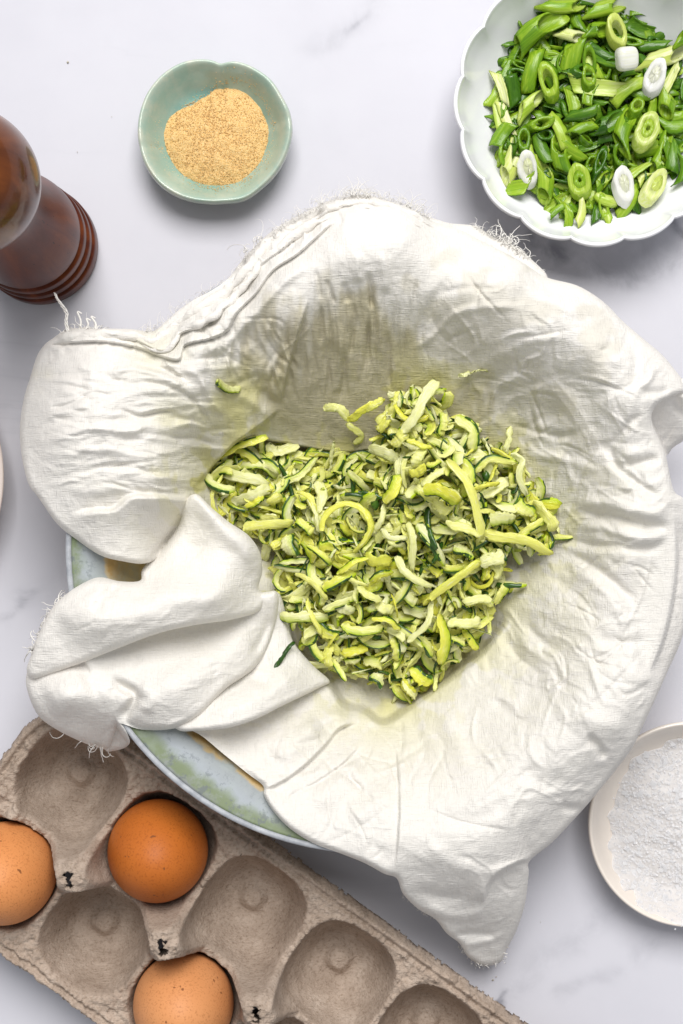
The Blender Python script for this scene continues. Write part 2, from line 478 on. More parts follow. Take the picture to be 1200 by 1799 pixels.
def stain_maps(U, V):
    d = -sdf(PILEC, U, V)
    n = fbm(U / 60, V / 60, 5, 4)
    pn = sstep(-0.05, 0.14, n + 0.5 * fbm(U / 18, V / 18, 6, 2))
    st = np.exp(-np.clip(d, 0, None) / 55) * (0.16 + 0.5 * pn)
    for (x, y, r, a) in [(400,690,55,.35),(300,740,40,.22),(350,840,45,.30),(70,665,20,.25),(280,790,50,.12),(450,720,60,.22),(655,1228,62,.34),(980,1130,60,.10),(270,615,40,.18)]:
        st += a * np.exp(-((U - x) ** 2 + (V - y) ** 2) / (r * r)) * (0.7 + 1.2 * n)
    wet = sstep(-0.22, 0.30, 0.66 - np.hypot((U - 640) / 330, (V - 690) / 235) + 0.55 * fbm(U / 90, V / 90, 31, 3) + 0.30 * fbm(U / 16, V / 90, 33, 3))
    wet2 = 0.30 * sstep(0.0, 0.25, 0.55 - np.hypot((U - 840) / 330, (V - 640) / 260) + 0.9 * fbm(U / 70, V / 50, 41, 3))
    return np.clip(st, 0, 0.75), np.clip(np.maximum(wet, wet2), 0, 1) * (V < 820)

def ridged(x, y, seed, octv=2):
    r = 0; a = 1.0
    for i in range(octv):
        r = r + a * (1 - np.abs(vnoise(x, y, seed + 9 * i)) * 4); x = x * 1.9; y = y * 1.7; a *= 0.5
    return r

def s0(U, V, D):
    Z = S0_Z(U, V)
    S = lambda pts, amp, w=10, w2=None, kind='ridge', **k: stroke(Z, U, V, pts, amp, w, w2, kind, **k)
    # pocket lips: the bag drops away from these lines to the grated heap
    S([(335,862),(370,826),(400,793),(432,769),(480,776),(540,788),(600,797),(645,792),(690,782),(730,770)], -9, 60, kind='saw', taper=0.12, e=4)
    S([(900,1070),(850,1141),(790,1190),(722,1238),(674,1268),(640,1246),(606,1238),(577,1197),(550,1170),(515,1130),(490,1060)], -11, 60, kind='saw', taper=0.1, e=9)
    # gathered hem along the upper left
    S([(90,605),(175,600),(240,610),(280,625),(315,632),(326,606),(370,595),(400,580),(416,550),(450,515),(480,475),(525,445),(575,400),(600,385)], -4.5, 22, kind='saw', taper=0.06, e=2.2)
    S([(165,585),(230,595),(280,617),(303,606),(320,585),(360,572),(385,550),(415,525),(435,500),(460,465),(500,435),(540,400),(580,370),(640,352)], -3.8, 16, kind='saw', taper=0.06, e=2.2)
    S([(330,640),(352,616),(395,604),(430,570),(470,525),(505,490),(560,455)], 3.2, 9, 14, taper=0.2)
    S([(300,640),(330,667),(300,652),(255,628),(200,612)], -2.6, 9, taper=0.15)
    for (pts, a, w) in [
        ([(300,600),(330,572),(342,556)],2.0,6),([(352,588),(372,566),(380,545)],-2.2,6),([(392,556),(410,536),(418,515)],2.0,6),([(255,606),(280,592),(296,580)],-1.6,6),
        ([(430,520),(446,492),(452,470)],-2,6),([(470,470),(490,445),(500,420)],1.7,7),([(520,430),(545,408),(560,385)],-1.8,7),([(590,395),(620,372),(650,362)],1.6,8),([(640,385),(690,372),(740,392)],1.6,8),([(700,402),(760,405),(820,430)],-1.4,8)]:
        S(pts, a, w, taper=0.3)
    # main crease between left flap and upper wall
    S([(545,520),(531,565),(521,600),(507,648),(493,716)], 6, 26, kind='saw', taper=0.25, e=3)
    S([(493,716),(470,738),(440,760),(405,788),(370,822)], 5, 30, kind='saw', taper=0.2, e=3)
    S([(495,717),(470,700),(440,672),(420,640)], -2.2, 8)
    S([(480,735),(440,705),(410,690)], 2.2, 10)
    S([(504,613),(483,653),(470,690)], -1.8, 6)
    S([(430,600),(455,640),(470,670)], 2.0, 12)
    # left flap wrinkles
    for (pts, a, w, w2) in [
        ([(77,717),(120,710),(163,690),(207,697)],-1.9,6,4),([(77,733),(120,722),(160,712)],2.0,8,8),([(203,717),(247,730),(287,723),(320,728)],-2.8,8,6),
        ([(80,777),(120,763),(160,753),(220,757),(280,748)],2.8,10,14),([(180,655),(240,650),(300,668),(340,690)],2.2,9,9),([(230,640),(290,652),(335,672)],-2.8,7,7),([(240,668),(300,680),(345,705)],-2.0,7,7),
        ([(100,800),(180,790),(260,800),(330,790)],2.0,12,12),([(120,830),(200,820),(280,830),(330,815)],-2.0,10,10),([(300,750),(340,745),(370,760)],2.4,8,8),([(290,770),(340,770),(380,782)],-2.4,7,7),
        ([(330,690),(352,720),(372,750)],-2.6,7,7),([(350,660),(370,700),(395,735)],2.4,9,9),([(310,815),(345,800),(375,800)],-1.6,7,7),([(130,640),(160,655),(150,690)],1.2,12,12),([(110,860),(170,862),(230,852)],1.6,16,16)]:
        S(pts, a * 0.85, w * 0.62, w2 * 0.62)
    # roll at the foot of the left flap
    S([(120,905),(165,897),(200,894),(230,872),(280,870),(320,874),(347,868)], 6.5, 40, kind='saw', taper=0.2, e=7)
    S([(322,880),(311,925),(282,965),(252,998)], -4, 9)
    # upper wall creases
    for (pts, a, w) in [
        ([(604,493),(608,515),(611,535)],-2.2,6),([(621,528),(624,565),(613,632)],-2.0,4),([(563,531),(565,563),(564,611)],-2.2,4),([(573,488),(581,515),(591,536)],-1.8,4),
        ([(553,470),(560,505),(563,530)],-1.6,5),([(645,474),(651,509),(653,547)],-3.2,6),([(648,555),(647,600),(643,655)],-2.0,4),([(685,575),(683,627),(685,690)],-1.8,4),
        ([(595,560),(600,600),(592,660)],1.4,5),([(632,570),(634,620),(628,680)],1.4,5),([(665,540),(668,600),(664,680)],1.5,6),([(580,590),(578,650),(572,700)],-1.4,4),([(540,600),(545,650),(540,710)],1.2,5),
        ([(606,610),(604,660),(596,710)],-1.4,4),([(700,480),(705,540),(700,600)],1.6,10),([(630,440),(628,470),(630,500)],2.4,10),([(670,440),(676,480),(678,520)],2.2,10),([(720,620),(760,590),(800,550),(845,535)],1.3,6),([(725,610),(745,560),(790,480)],-1.6,9),
        ([(760,520),(820,505),(880,512)],-1.0,6),([(780,560),(850,540),(930,540)],1.1,7),([(880,480),(960,520),(1040,560)],2.0,14),([(860,640),(930,600),(1010,590)],1.0,8),([(900,690),(980,660),(1070,660)],-1.2,8)]:
        S(pts, a, w)
    # right side, creases running out from the heap
    for (pts, a, w) in [
        ([(1020,795),(1064,787),(1084,819),(1104,836),(1138,861),(1170,880)],-3.4,8),([(1064,787),(1080,775),(1110,740),(1128,720)],-2.2,7),([(1089,819),(1121,814),(1165,803)],-3.0,7),([(1085,800),(1115,795),(1150,790)],2.0,10),
        ([(1010,895),(1040,902),(1089,910),(1143,925),(1190,922)],-4.0,9),([(1000,880),(1060,885),(1130,900),(1185,898)],2.8,10),([(985,930),(1050,925),(1120,945),(1200,940)],2.4,9),([(985,945),(1040,958),(1089,961),(1138,966),(1200,952)],-3.2,8),
        ([(980,965),(1025,985),(1075,1020),(1130,1075)],-2.8,9),([(990,985),(1040,1020),(1090,1070),(1120,1120)],2.4,12),([(960,1010),(1010,1040),(1060,1090)],-1.8,9),([(920,1090),(950,1125),(995,1145)],-2.4,8),([(905,1105),(935,1145),(985,1170)],2.0,9),([(890,1125),(915,1160),(960,1190)],-1.8,7),
        ([(1030,1290),(1050,1312),(1066,1335)],-4,9),([(1000,1250),(1050,1270),(1110,1285)],2.2,16),([(980,1412),(1005,1420),(1030,1418)],-3,9),([(900,1340),(950,1370),(1010,1380)],-1.6,16),([(860,1220),(900,1260),(950,1280)],-1.4,12),
        ([(1060,620),(1110,640),(1150,680)],2.2,16),([(1110,600),(1118,640),(1112,690)],-2.2,9),([(1120,690),(1150,690),(1180,685)],-2.6,8),([(960,770),(1010,760),(1060,740)],-1.4,7),([(940,800),(1000,810),(1050,830)],1.4,8),([(1040,1120),(1100,1130),(1160,1120)],-2,12),([(1080,1160),(1130,1190),(1160,1180)],2,12)]:
        S(pts, a, w)
    # lower part
    S([(690,1550),(697,1500),(702,1420),(698,1330),(690,1290)], 3.0, 34, kind='saw', taper=0.3, e=3)
    S([(458,1390),(496,1374),(538,1343),(573,1308),(597,1280),(630,1270)], -5.0, 26, kind='saw', taper=0.15, e=3)
    S([(500,1400),(545,1378),(576,1360),(606,1338),(640,1300)], -3.6, 22, kind='saw', taper=0.25, e=3)
    S([(936,1508),(900,1520),(872,1538),(856,1560),(850,1590)], 6.0, 40, kind='saw', taper=0.15, e=4)
    S([(604,1346),(620,1370),(640,1392)], -1.8, 8)
    S([(606,1440),(650,1420),(690,1380)], 2.0, 18)
    S([(580,1240),(600,1262),(640,1262),(668,1280)], 2.0, 10)
    S([(530,1290),(580,1262),(620,1250)], 2.2, 12)
    S([(470,1330),(520,1300),(570,1275)], 6, 26)
    S([(540,1420),(590,1380),(640,1330)], 4, 24)
    for (pts, a, w) in [
        ([(720,1250),(740,1310),(760,1380)],-1.5,12),([(770,1240),(800,1300),(830,1380)],1.6,14),([(700,1260),(705,1300),(700,1340)],-2,7),([(640,1480),(670,1500),(690,1520)],-1.4,12),([(740,1480),(800,1520),(870,1530)],2.4,18),([(720,1560),(790,1575),(850,1560)],-2.2,12),([(740,1590),(800,1610),(860,1600)],2.4,10),([(790,1645),(830,1640),(880,1645)],-2.4,7),([(810,1660),(850,1655),(890,1640)],1.8,6),([(850,1545),(880,1528),(925,1518)],2.5,10),([(760,1430),(830,1440),(900,1400)],-1.6,16)]:
        S(pts, a, w)
    # radiating crinkles
    th = np.arctan2(V - 960, U - 660); r = np.hypot(U - 660, V - 960)
    ww = fbm(U / 120, V / 120, 3, 3)
    top = np.exp(-((U - 620) / 110) ** 2 - ((V - 600) / 120) ** 2)
    rad = sstep(230, 300, r) * sstep(0, 40, D)
    right = sstep(700, 900, U) * sstep(500, 700, V)
    wr = ridged(th * 9 + ww * 2.4, r / 130 + ww, 61, 2)
    Z += rad * (0.25 + 0.75 * right) * wr * 0.9 * (0.35 + sstep(-0.2, 0.3, ww))
    Z += top * 0.8 * ridged(U / 15 + ww * 1.5, V / 170, 71, 2)
    flap = np.exp(-((U - 200) / 170) ** 2 - ((V - 740) / 130) ** 2)
    Z += flap * 0.8 * ridged(V / 26 + ww * 1.8 + U / 300, U / 130, 81, 3)
    Z += 0.9 * fbm(U / 38 + ww, V / 38, 91, 3) * sstep(0, 20, D) + 1.6 * fbm(U / 95, V / 95, 95, 2)
    rc = np.random.default_rng(77)
    for _ in range(260):
        a = rc.uniform(-math.pi, math.pi); r0 = rc.uniform(300, 470)
        if a < -2.5 or a > 2.2 or -2.0 < a < -1.25: continue                     # the left side has its own folds
        L_ = rc.uniform(35, 130); da = rc.normal() * 0.10; da2 = da + rc.normal() * 0.08
        pt = [(660 + r0 * math.cos(a), 960 + r0 * math.sin(a)), (660 + (r0 + L_ * .5) * math.cos(a + da), 960 + (r0 + L_ * .5) * math.sin(a + da)), (660 + (r0 + L_) * math.cos(a + da2 * 1.4), 960 + (r0 + L_) * math.sin(a + da2 * 1.4))]
        S(pt, rc.choice([-1, -1, 1]) * rc.uniform(0.35, 1.25), rc.uniform(2.2, 5.5), taper=0.45)
    for _ in range(110):                                       # short cross creases
        u0 = rc.uniform(520, 1180); v0 = rc.uniform(430, 1480); a = rc.uniform(0, math.pi)
        if u0 < 740 and v0 < 720: continue
        L_ = rc.uniform(18, 60)
        S([(u0, v0), (u0 + L_ * .5 * math.cos(a) + rc.normal() * 4, v0 + L_ * .5 * math.sin(a) + rc.normal() * 4), (u0 + L_ * math.cos(a + .3), v0 + L_ * math.sin(a + .3))], rc.choice([-1, 1]) * rc.uniform(0.3, 0.9), rc.uniform(2.2, 5), taper=0.45)
    for _ in range(64):                                        # hanging pleats of the upper wall
        u0 = rc.uniform(530, 740); v0 = rc.uniform(465, 610); L_ = rc.uniform(50, 150)
        sl = (660 - u0) * 0.0012
        S([(u0, v0), (u0 + L_ * .5 * sl + rc.normal() * 2.5, v0 + L_ * .5), (u0 + L_ * sl + rc.normal() * 3, v0 + L_)], rc.choice([-1, -1, 1]) * rc.uniform(0.3, 1.0), rc.uniform(2.2, 4.2), taper=0.4)
    for _ in range(90):                                        # crinkles of the left flap
        u0 = rc.uniform(60, 330); v0 = rc.uniform(620, 860); a = rc.normal() * 0.28 + 0.05
        L_ = rc.uniform(40, 130)
        S([(u0, v0), (u0 + L_ * .5, v0 + L_ * .5 * a + rc.normal() * 5), (u0 + L_, v0 + L_ * a * 0.6)], rc.choice([-1, -1, 1]) * rc.uniform(0.4, 1.3), rc.uniform(2.2, 5.5), taper=0.45)
    for _ in range(34):                                        # gathers running into the bag at upper left
        u0 = rc.uniform(330, 520); v0 = rc.uniform(540, 640); a = rc.uniform(0.9, 1.7)
        L_ = rc.uniform(40, 120)
        S([(u0, v0), (u0 + L_ * .5 * math.cos(a) + rc.normal() * 5, v0 + L_ * .5 * math.sin(a)), (u0 + L_ * math.cos(a - .2), v0 + L_ * math.sin(a - .2))], rc.choice([-1, 1]) * rc.uniform(0.6, 1.6), rc.uniform(2.5, 6), taper=0.4)
    for _ in range(40):                                        # pleats across the hem
        t_ = rc.uniform(0, 1); u0 = 230 + 400 * t_; v0 = 600 - 235 * t_ ** 0.8
        S([(u0 - 12, v0 + 26), (u0 + rc.normal() * 5, v0 + 8), (u0 + rc.uniform(-14, 10), v0 - 18)], rc.choice([-1, 1]) * rc.uniform(0.7, 1.8), rc.uniform(2.5, 5), taper=0.35)
    hm = sstep(48, 22, D) * (V < 640) * sstep(690, 600, U) * sstep(60, 120, U)
    Z += hm * 1.5 * ridged(U / 30 + ww * 2.2, V / 26, 55, 2)
    # crisp crumpling
    cr = ridged(U / 62 + 1.2 * ww, V / 48 + 1.5 * fbm(U / 80, V / 80, 15, 2), 101, 3)
    Z += (0.25 + 0.55 * sstep(820, 1000, U) + 0.35 * np.exp(-((U - 420) / 90) ** 2 - ((V - 640) / 90) ** 2)) * cr * sstep(0, 20, D) * sstep(200, 300, r) * 0.75
    Z -= edge_round(D, 6.5, 10.0)
    Z = over_bowl(Z, U, V)
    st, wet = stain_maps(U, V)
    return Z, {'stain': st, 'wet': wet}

def soft_fold(pts, strokes, drop=8.0, w=15.0, seed=3, amp=0.5):
    tps = TPS(pts, 0.002)
    def f(U, V, D):
        Z = tps(U, V)
        for s in strokes:
            p, a, ww = s[:3]
            stroke(Z, U, V, p, a, ww, **(s[3] if len(s) > 3 else {}))
        rc = np.random.default_rng(seed)
        u_0, u_1, v_0, v_1 = U.min(), U.max(), V.min(), V.max()
        for _ in range(26):
            u0 = rc.uniform(u_0, u_1); v0 = rc.uniform(v_0, v_1); a = -0.45 + rc.normal() * 0.3; L_ = rc.uniform(25, 90)
            stroke(Z, U, V, [(u0, v0), (u0 + L_ * .5 * math.cos(a), v0 + L_ * .5 * math.sin(a) + rc.normal() * 4), (u0 + L_ * math.cos(a), v0 + L_ * math.sin(a))], rc.choice([-1, 1]) * rc.uniform(0.25, 0.8), rc.uniform(2.5, 6), taper=0.45)
        wv = fbm(U / 90, V / 90, seed + 2, 3)
        Z += 0.55 * amp * ridged(U / 70 + 1.5 * wv + V / 90, V / 34 + 1.4 * wv, seed + 40, 3)
        Z += amp * fbm(U / 34, V / 34, seed, 3) + 1.8 * amp * fbm(U / 90, V / 90, seed + 5, 2)
        Z -= edge_round(D, drop, w)
        Z = over_bowl(Z, U, V)
        return Z, {'stain': np.zeros_like(Z), 'wet': np.zeros_like(Z)}
    return f

cloth = thing('straining_cloth', 'crumpled white cotton cloth with frayed edges spread over the enamel bowl', 'cloth', (bc[0], bc[1], 0))
def cloth_part(name, outline, zf, step=2.0):
    me = sheet_mesh(name, outline, zf, step)
    o = link(name, me, M['cloth'], cloth)
    o.matrix_parent_inverse = Matrix.Translation((-bc[0], -bc[1], 0))
    return o
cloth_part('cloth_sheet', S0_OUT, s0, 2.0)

# folded tongue over the left of the bowl
cloth_part('fold', [(345,868),(372,892),(402,917),(436,940),(456,969),(461,1002),(454,1035),(470,1046),(466,1062),(450,1077),(400,1090),(350,1097),(280,1112),(200,1142),(125,1172),(62,1193),(47,1178),(55,1150),(65,1120),(90,1070),(115,1045),(145,1025),(175,1014),(210,1021),(246,1020),(250,1000),(282,965),(312,925),(324,882)],
    soft_fold([(345,872,72),(330,940,64),(400,955,74),(445,980,68),(448,1030,60),(380,1035,80),(300,1010,76),(262,1010,72),(280,1070,88),(200,1075,88),(120,1100,84),(80,1150,80),(200,1040,84),(400,1075,76),(60,1185,76),(330,900,66),(130,1160,82)],
      [([(322,885),(312,930),(282,968),(255,1010)],-3,12),([(345,872),(385,925),(430,965),(440,1010)],4.5,16),([(445,1000),(380,1040),(300,1052),(200,1082),(100,1122)],8,42),([(200,1030),(150,1060),(100,1100)],3,20),([(210,1025),(180,1050),(165,1080)],-2.4,9),([(250,1025),(300,1045),(380,1050),(440,1030)],2.5,22),([(100,1100),(200,1090),(300,1065)],2.5,24),([(330,935),(350,1000),(380,1050)],-2.5,26)], 7, 12, 3), 2.0)
cloth_part('fold', [(466,1040),(487,1041),(488,1075),(474,1130),(452,1168),(430,1187),(400,1207),(370,1237),(345,1261),(305,1280),(250,1282),(210,1271),(201,1288),(192,1316),(165,1311),(140,1302),(100,1282),(68,1258),(50,1220),(46,1188),(62,1160),(125,1130),(200,1100),(300,1072),(400,1050)],
    soft_fold([(472,1055,56),(484,1090,50),(462,1140,52),(440,1160,60),(400,1180,70),(300,1130,72),(300,1200,84),(200,1180,80),(120,1220,82),(70,1220,74),(60,1190,68),(250,1260,86),(340,1245,84),(150,1290,66),(185,1308,56),(100,1268,68),(130,1160,70),(400,1105,58),(350,1110,64)],
      [([(190,1195),(213,1205),(237,1220),(230,1242),(205,1272)],-6,9),([(240,1205),(262,1225),(250,1255)],3,14),([(470,1090),(400,1150),(320,1195),(250,1235)],7,34),([(160,1195),(110,1225),(80,1240)],5,34),([(480,1080),(462,1120),(440,1155)],-2.5,9),([(90,1230),(150,1230),(200,1210)],2,22)], 6.5, 12, 13), 2.0)
cloth_part('fold', [(487,1040),(507,1098),(517,1130),(550,1169),(579,1196),(562,1208),(500,1238),(450,1263),(400,1279),(345,1284),(312,1282),(300,1255),(380,1180),(450,1100)],
    soft_fold([(490,1060,40),(516,1132,40),(552,1180,38),(576,1196,34),(500,1190,56),(440,1220,70),(380,1255,82),(325,1272,80),(400,1200,62),(460,1130,46),(430,1180,54)],
      [([(430,1188),(455,1196),(480,1205)],-2.5,8),([(545,1178),(490,1205),(430,1235),(360,1262)],5,22),([(470,1150),(500,1165),(530,1170)],-1.5,12)], 6, 11, 23), 2.0)
# parts of the cloth that lie lower, seen past the edge
cloth_part('back_layer', [(745,382),(790,392),(835,397),(865,416),(903,431),(933,455),(962,486),(940,500),(860,470),(780,430)],
    soft_fold([(745,385,58),(835,400,54),(903,434,52),(960,488,58),(860,465,62),(780,420,64)], [([(800,405),(860,440),(930,475)],-1.5,8)], 5, 9, 33), 2.0)
cloth_part('back_layer', [(1130,700),(1190,668),(1235,660),(1250,700),(1240,750),(1202,774),(1183,786),(1168,800),(1140,770)],
    soft_fold([(1130,720,58),(1200,690,66),(1235,670,64),(1240,740,52),(1183,784,42),(1150,770,46)], [([(1180,700),(1200,725),(1225,740)],-3.5,9),([(1190,690),(1205,700),(1240,700)],3,9)], 5, 9, 43), 2.0)
cloth_part('back_layer', [(192,1285),(212,1272),(228,1300),(222,1312),(205,1318),(185,1318)],
    soft_fold([(195,1290,58),(225,1300,56),(190,1318,50),(215,1275,64)], [], 3, 6, 63), 2.0)

# rolled, gathered hem
def hem():
    lines = [([(84,611),(120,592),(165,588),(230,591),(268,598),(300,580),(325,563),(350,543),(382,525),(410,503),(430,476),(453,450),(480,424),(512,402),(548,380),(580,366),(612,360)], 0.0019, 3.0, 11),
             ([(250,606),(285,616),(306,600),(322,580),(360,566),(385,545),(412,522),(432,497),(458,464),(496,434),(536,404),(576,380)], 0.0016, 3.6, 12),
             ([(600,362),(640,356),(682,364),(722,376),(760,396)], 0.0013, 2.5, 13), ([(640,366),(690,376),(740,398)], 0.0011, 2.5, 14)]
    curves = []; rad = []
    for pts, r, wig, sd in lines:
        c = catmull(pts, n=14); n = len(c)
        t = np.gradient(c, axis=0); t /= np.hypot(t[:, 0], t[:, 1])[:, None]
        L = np.concatenate([[0], np.cumsum(np.hypot(*np.diff(c, axis=0).T))])
        off = wig * (1.6 * vnoise(L / 17, L * 0 + sd, sd) + 1.4 * vnoise(L / 38, L * 0, sd + 4))
        c = c + np.stack([-t[:, 1], t[:, 0]], 1) * off[:, None]
        z = S0_Z(c[:, 0], c[:, 1]) + 0.2 + 2.4 * vnoise(L / 21, L * 0, sd + 7)
        z = np.maximum(over_bowl(z, c[:, 0], c[:, 1]), 40)
        curves.append(PA(c[:, 0], c[:, 1], z * 0.001))
        rad.append(r * (1 + 0.7 * vnoise(L / 13, L * 0, sd + 9) + 0.5 * vnoise(L / 40, L * 0, sd + 2)) * sstep(0, 40, L) * sstep(0, 40, L[-1] - L) + 0.0001)
    me = tubes_mesh('hem', curves, rad, 12)
    o = link('hem', me, M['cloth'], cloth)
    o.matrix_parent_inverse = Matrix.Translation((-bc[0], -bc[1], 0))
hem()

# frayed threads
def fringe():
    curves = []; rad = []
    rr = random.Random(5)
    def thread(u, v, du, dv, L, z0, z1, curl, r=0.00022):
        n = 12; pts = []; a = math.atan2(dv, du); x, y = u, v
        k = rr.uniform(-1, 1) * curl
        for i in range(n):
            t = i / (n - 1)
            z = z0 + (z1 - z0) * t + 1.2 * math.sin(t * 5 + u)
            pts.append(P(x, y, max(0.6, z) * 0.001))
            x += math.cos(a) * L / n; y += math.sin(a) * L / n
            a += k * 0.5 + rr.uniform(-0.2, 0.2) * (0.3 + curl)
        curves.append(pts); rad.append(np.linspace(r, r * 0.5, n))
    def along(pts, n, L, z0, z1, curl, jit=5, r=0.00022, side=1):
        c = catmull(pts, n=10)
        for _ in range(n):
            i = rr.randrange(len(c) - 1)
            t = c[i + 1] - c[i]; t = t / (np.hypot(*t) + 1e-6)
            nx, ny = (t[1] * side, -t[0] * side)
            q = rr.uniform(-0.8, 0.8)
            thread(c[i][0] + rr.uniform(-jit, jit) - 3 * nx, c[i][1] + rr.uniform(-jit, jit) - 3 * ny, nx + q * t[0], ny + q * t[1], L * rr.uniform(0.4, 1.5), z0, z1, curl, r * rr.uniform(0.5, 1.1))
    along([(255,585),(300,562),(345,528),(410,488),(450,440),(505,390),(575,352)], 300, 22, 74, 66, 1.6, 6, 0.00013)
    along([(424,462),(440,430),(470,412)], 12, 44, 74, 60, 2.2, 6, 0.00022)
    along([(560,360),(605,347),(640,342),(680,352),(720,366),(757,388)], 260, 26, 62, 52, 1.3, 7, 0.00013)
    along([(615,345),(655,345)], 16, 34, 62, 54, 0.9, 6, 0.0002)
    along([(712,362),(738,372)], 16, 42, 62, 50, 1.0, 6, 0.0002)
    along([(835,398),(880,420),(930,455)], 90, 18, 54, 48, 2.0, 5, 0.00014)
    along([(876,415),(918,442)], 34, 42, 52, 44, 2.4, 8, 0.00024)
    along([(925,455),(955,480)], 9, 34, 50, 42, 2.2, 5, 0.00024)
    along([(110,580),(150,577),(190,577)], 30, 20, 72, 66, 1.4, 5, 0.00022)
    along([(55,1150),(65,1120),(90,1070),(115,1045)], 60, 20, 74, 66, 2.2, 4, 0.00030)
    along([(100,1282),(140,1302),(165,1311),(192,1316)], 9, 26, 60, 50, 0.9, 4, 0.00034, side=-1)
    along([(893,1655),(882,1688),(850,1697),(822,1681),(808,1658)], 34, 10, 24, 18, 1.2, 3, 0.00018, side=-1)
    along([(765,1615),(735,1597),(700,1560)], 20, 8, 44, 38, 1.2, 3, 0.00014, side=-1)
    # the long twisted end near the mill
    for k in range(4):
        c = catmull([(120,584), (116,566), (117,550), (107,534), (100,524), (97,515)], n=5)
        ph = k * 1.57
        curves.append([P(p[0] + 2.2 * math.cos(ph + i * 0.7), p[1] + 1.2 * math.sin(ph + i * 0.5), (72 - i * 0.6 + 0.6 * math.sin(ph + i * 0.7)) * 0.001) for i, p in enumerate(c)])
        rad.append(np.linspace(0.00036, 0.00014, len(c)))
    for (a, b) in [((140,580),(136,548)),((168,580),(160,556)),((150,580),(152,560))]:
        c = catmull([a, ((a[0]+b[0])/2 + 4, (a[1]+b[1])/2), b, (b[0]+8, b[1]+3)], n=5)
        curves.append([P(p[0], p[1], 0.070) for p in c]); rad.append(np.linspace(0.0006, 0.0003, len(c)))
    me = tubes_mesh('frayed_thread', curves, rad, 4)
    o = link('frayed_threads', me, M['thread'], cloth)
    o.matrix_parent_inverse = Matrix.Translation((-bc[0], -bc[1], 0))
    o['kind'] = 'stuff'
fringe()

# ------------------------------------------------------------------ grated zucchini
def mat_flesh():
    m = NT('zucchini_flesh'); m.set(Roughness=0.15); m.b.inputs['Specular IOR Level'].default_value = 0.55
    rn = m.n('ShaderNodeAttribute'); rn.attribute_name = 'var'
    r = m.math('FRACT', m.math('ADD', m.rand(), rn.outputs['Fac']))
    c = m.ramp(r, [(0.0, (0.94, 0.92, 0.10)), (0.22, (0.96, 0.95, 0.22)), (0.55, (0.97, 0.97, 0.40)), (1.0, (0.98, 0.98, 0.64))])
    v = m.coord()
    cx = m.n('ShaderNodeCombineXYZ'); m.l(m.math('MULTIPLY', m.attr('al'), 0.22), cx.inputs[0]); m.l(m.math('MULTIPLY', m.attr('ac'), 1.7), cx.inputs[1]); m.l(m.math('MULTIPLY', m.rand(), 40.0), cx.inputs[2])
    st = m.noise(cx.outputs[0], 1.0, 4, 0.6, 0.4)
    c = m.mix(m.ramp(st, [(0.36, (1, 1, 1)), (0.60, (0, 0, 0))]), c, m.mix(0.35, c, (0.78, 0.83, 0.08)))
    c = m.mix(m.ramp(st, [(0.55, (0, 0, 0)), (0.72, (1, 1, 1))]), c, m.mix(0.55, c, (0.96, 0.96, 0.76)))
    c = m.mix(m.ramp(m.attr('g'), [(0.42, (0, 0, 0)), (0.95, (1, 1, 1))]), c, (0.58, 0.74, 0.025))
    m.l(c, m.b.inputs['Base Color'])
    m.l(m.bump(m.math('ADD', m.math('MULTIPLY', st, 1.4), m.noise(v, 520, 3, 0.65)), 0.55, 0.0007), m.b.inputs['Normal'])
    tr = m.n('ShaderNodeBsdfTranslucent'); m.l(m.mix(1.0, c, (1.0, 1.0, 0.75), 'MULTIPLY'), tr.inputs[0])
    mx = m.n('ShaderNodeMixShader'); mx.inputs[0].default_value = 0.30
    m.l(m.b.outputs[0], mx.inputs[1]); m.l(tr.outputs[0], mx.inputs[2]); m.l(mx.outputs[0], m.out.inputs[0])
    return m.m
def mat_skin():
    m = NT('zucchini_skin'); m.set(Roughness=0.3); m.b.inputs['Specular IOR Level'].default_value = 0.5
    v = m.coord()
    m.l(m.ramp(m.noise(v, 300, 4, 0.6), [(0.35, (0.010, 0.035, 0.004)), (0.6, (0.035, 0.10, 0.010)), (0.8, (0.14, 0.26, 0.03))]), m.b.inputs['Base Color'])
    m.l(m.bump(m.noise(v, 500, 3, 0.6), 0.4, 0.0004), m.b.inputs['Normal'])
    return m.m
M['flesh'] = mat_flesh(); M['skin'] = mat_skin()

def gattr(me, g):
    attr(me, 'g', g[:, 0]); attr(me, 'al', g[:, 1]); attr(me, 'ac', g[:, 2])

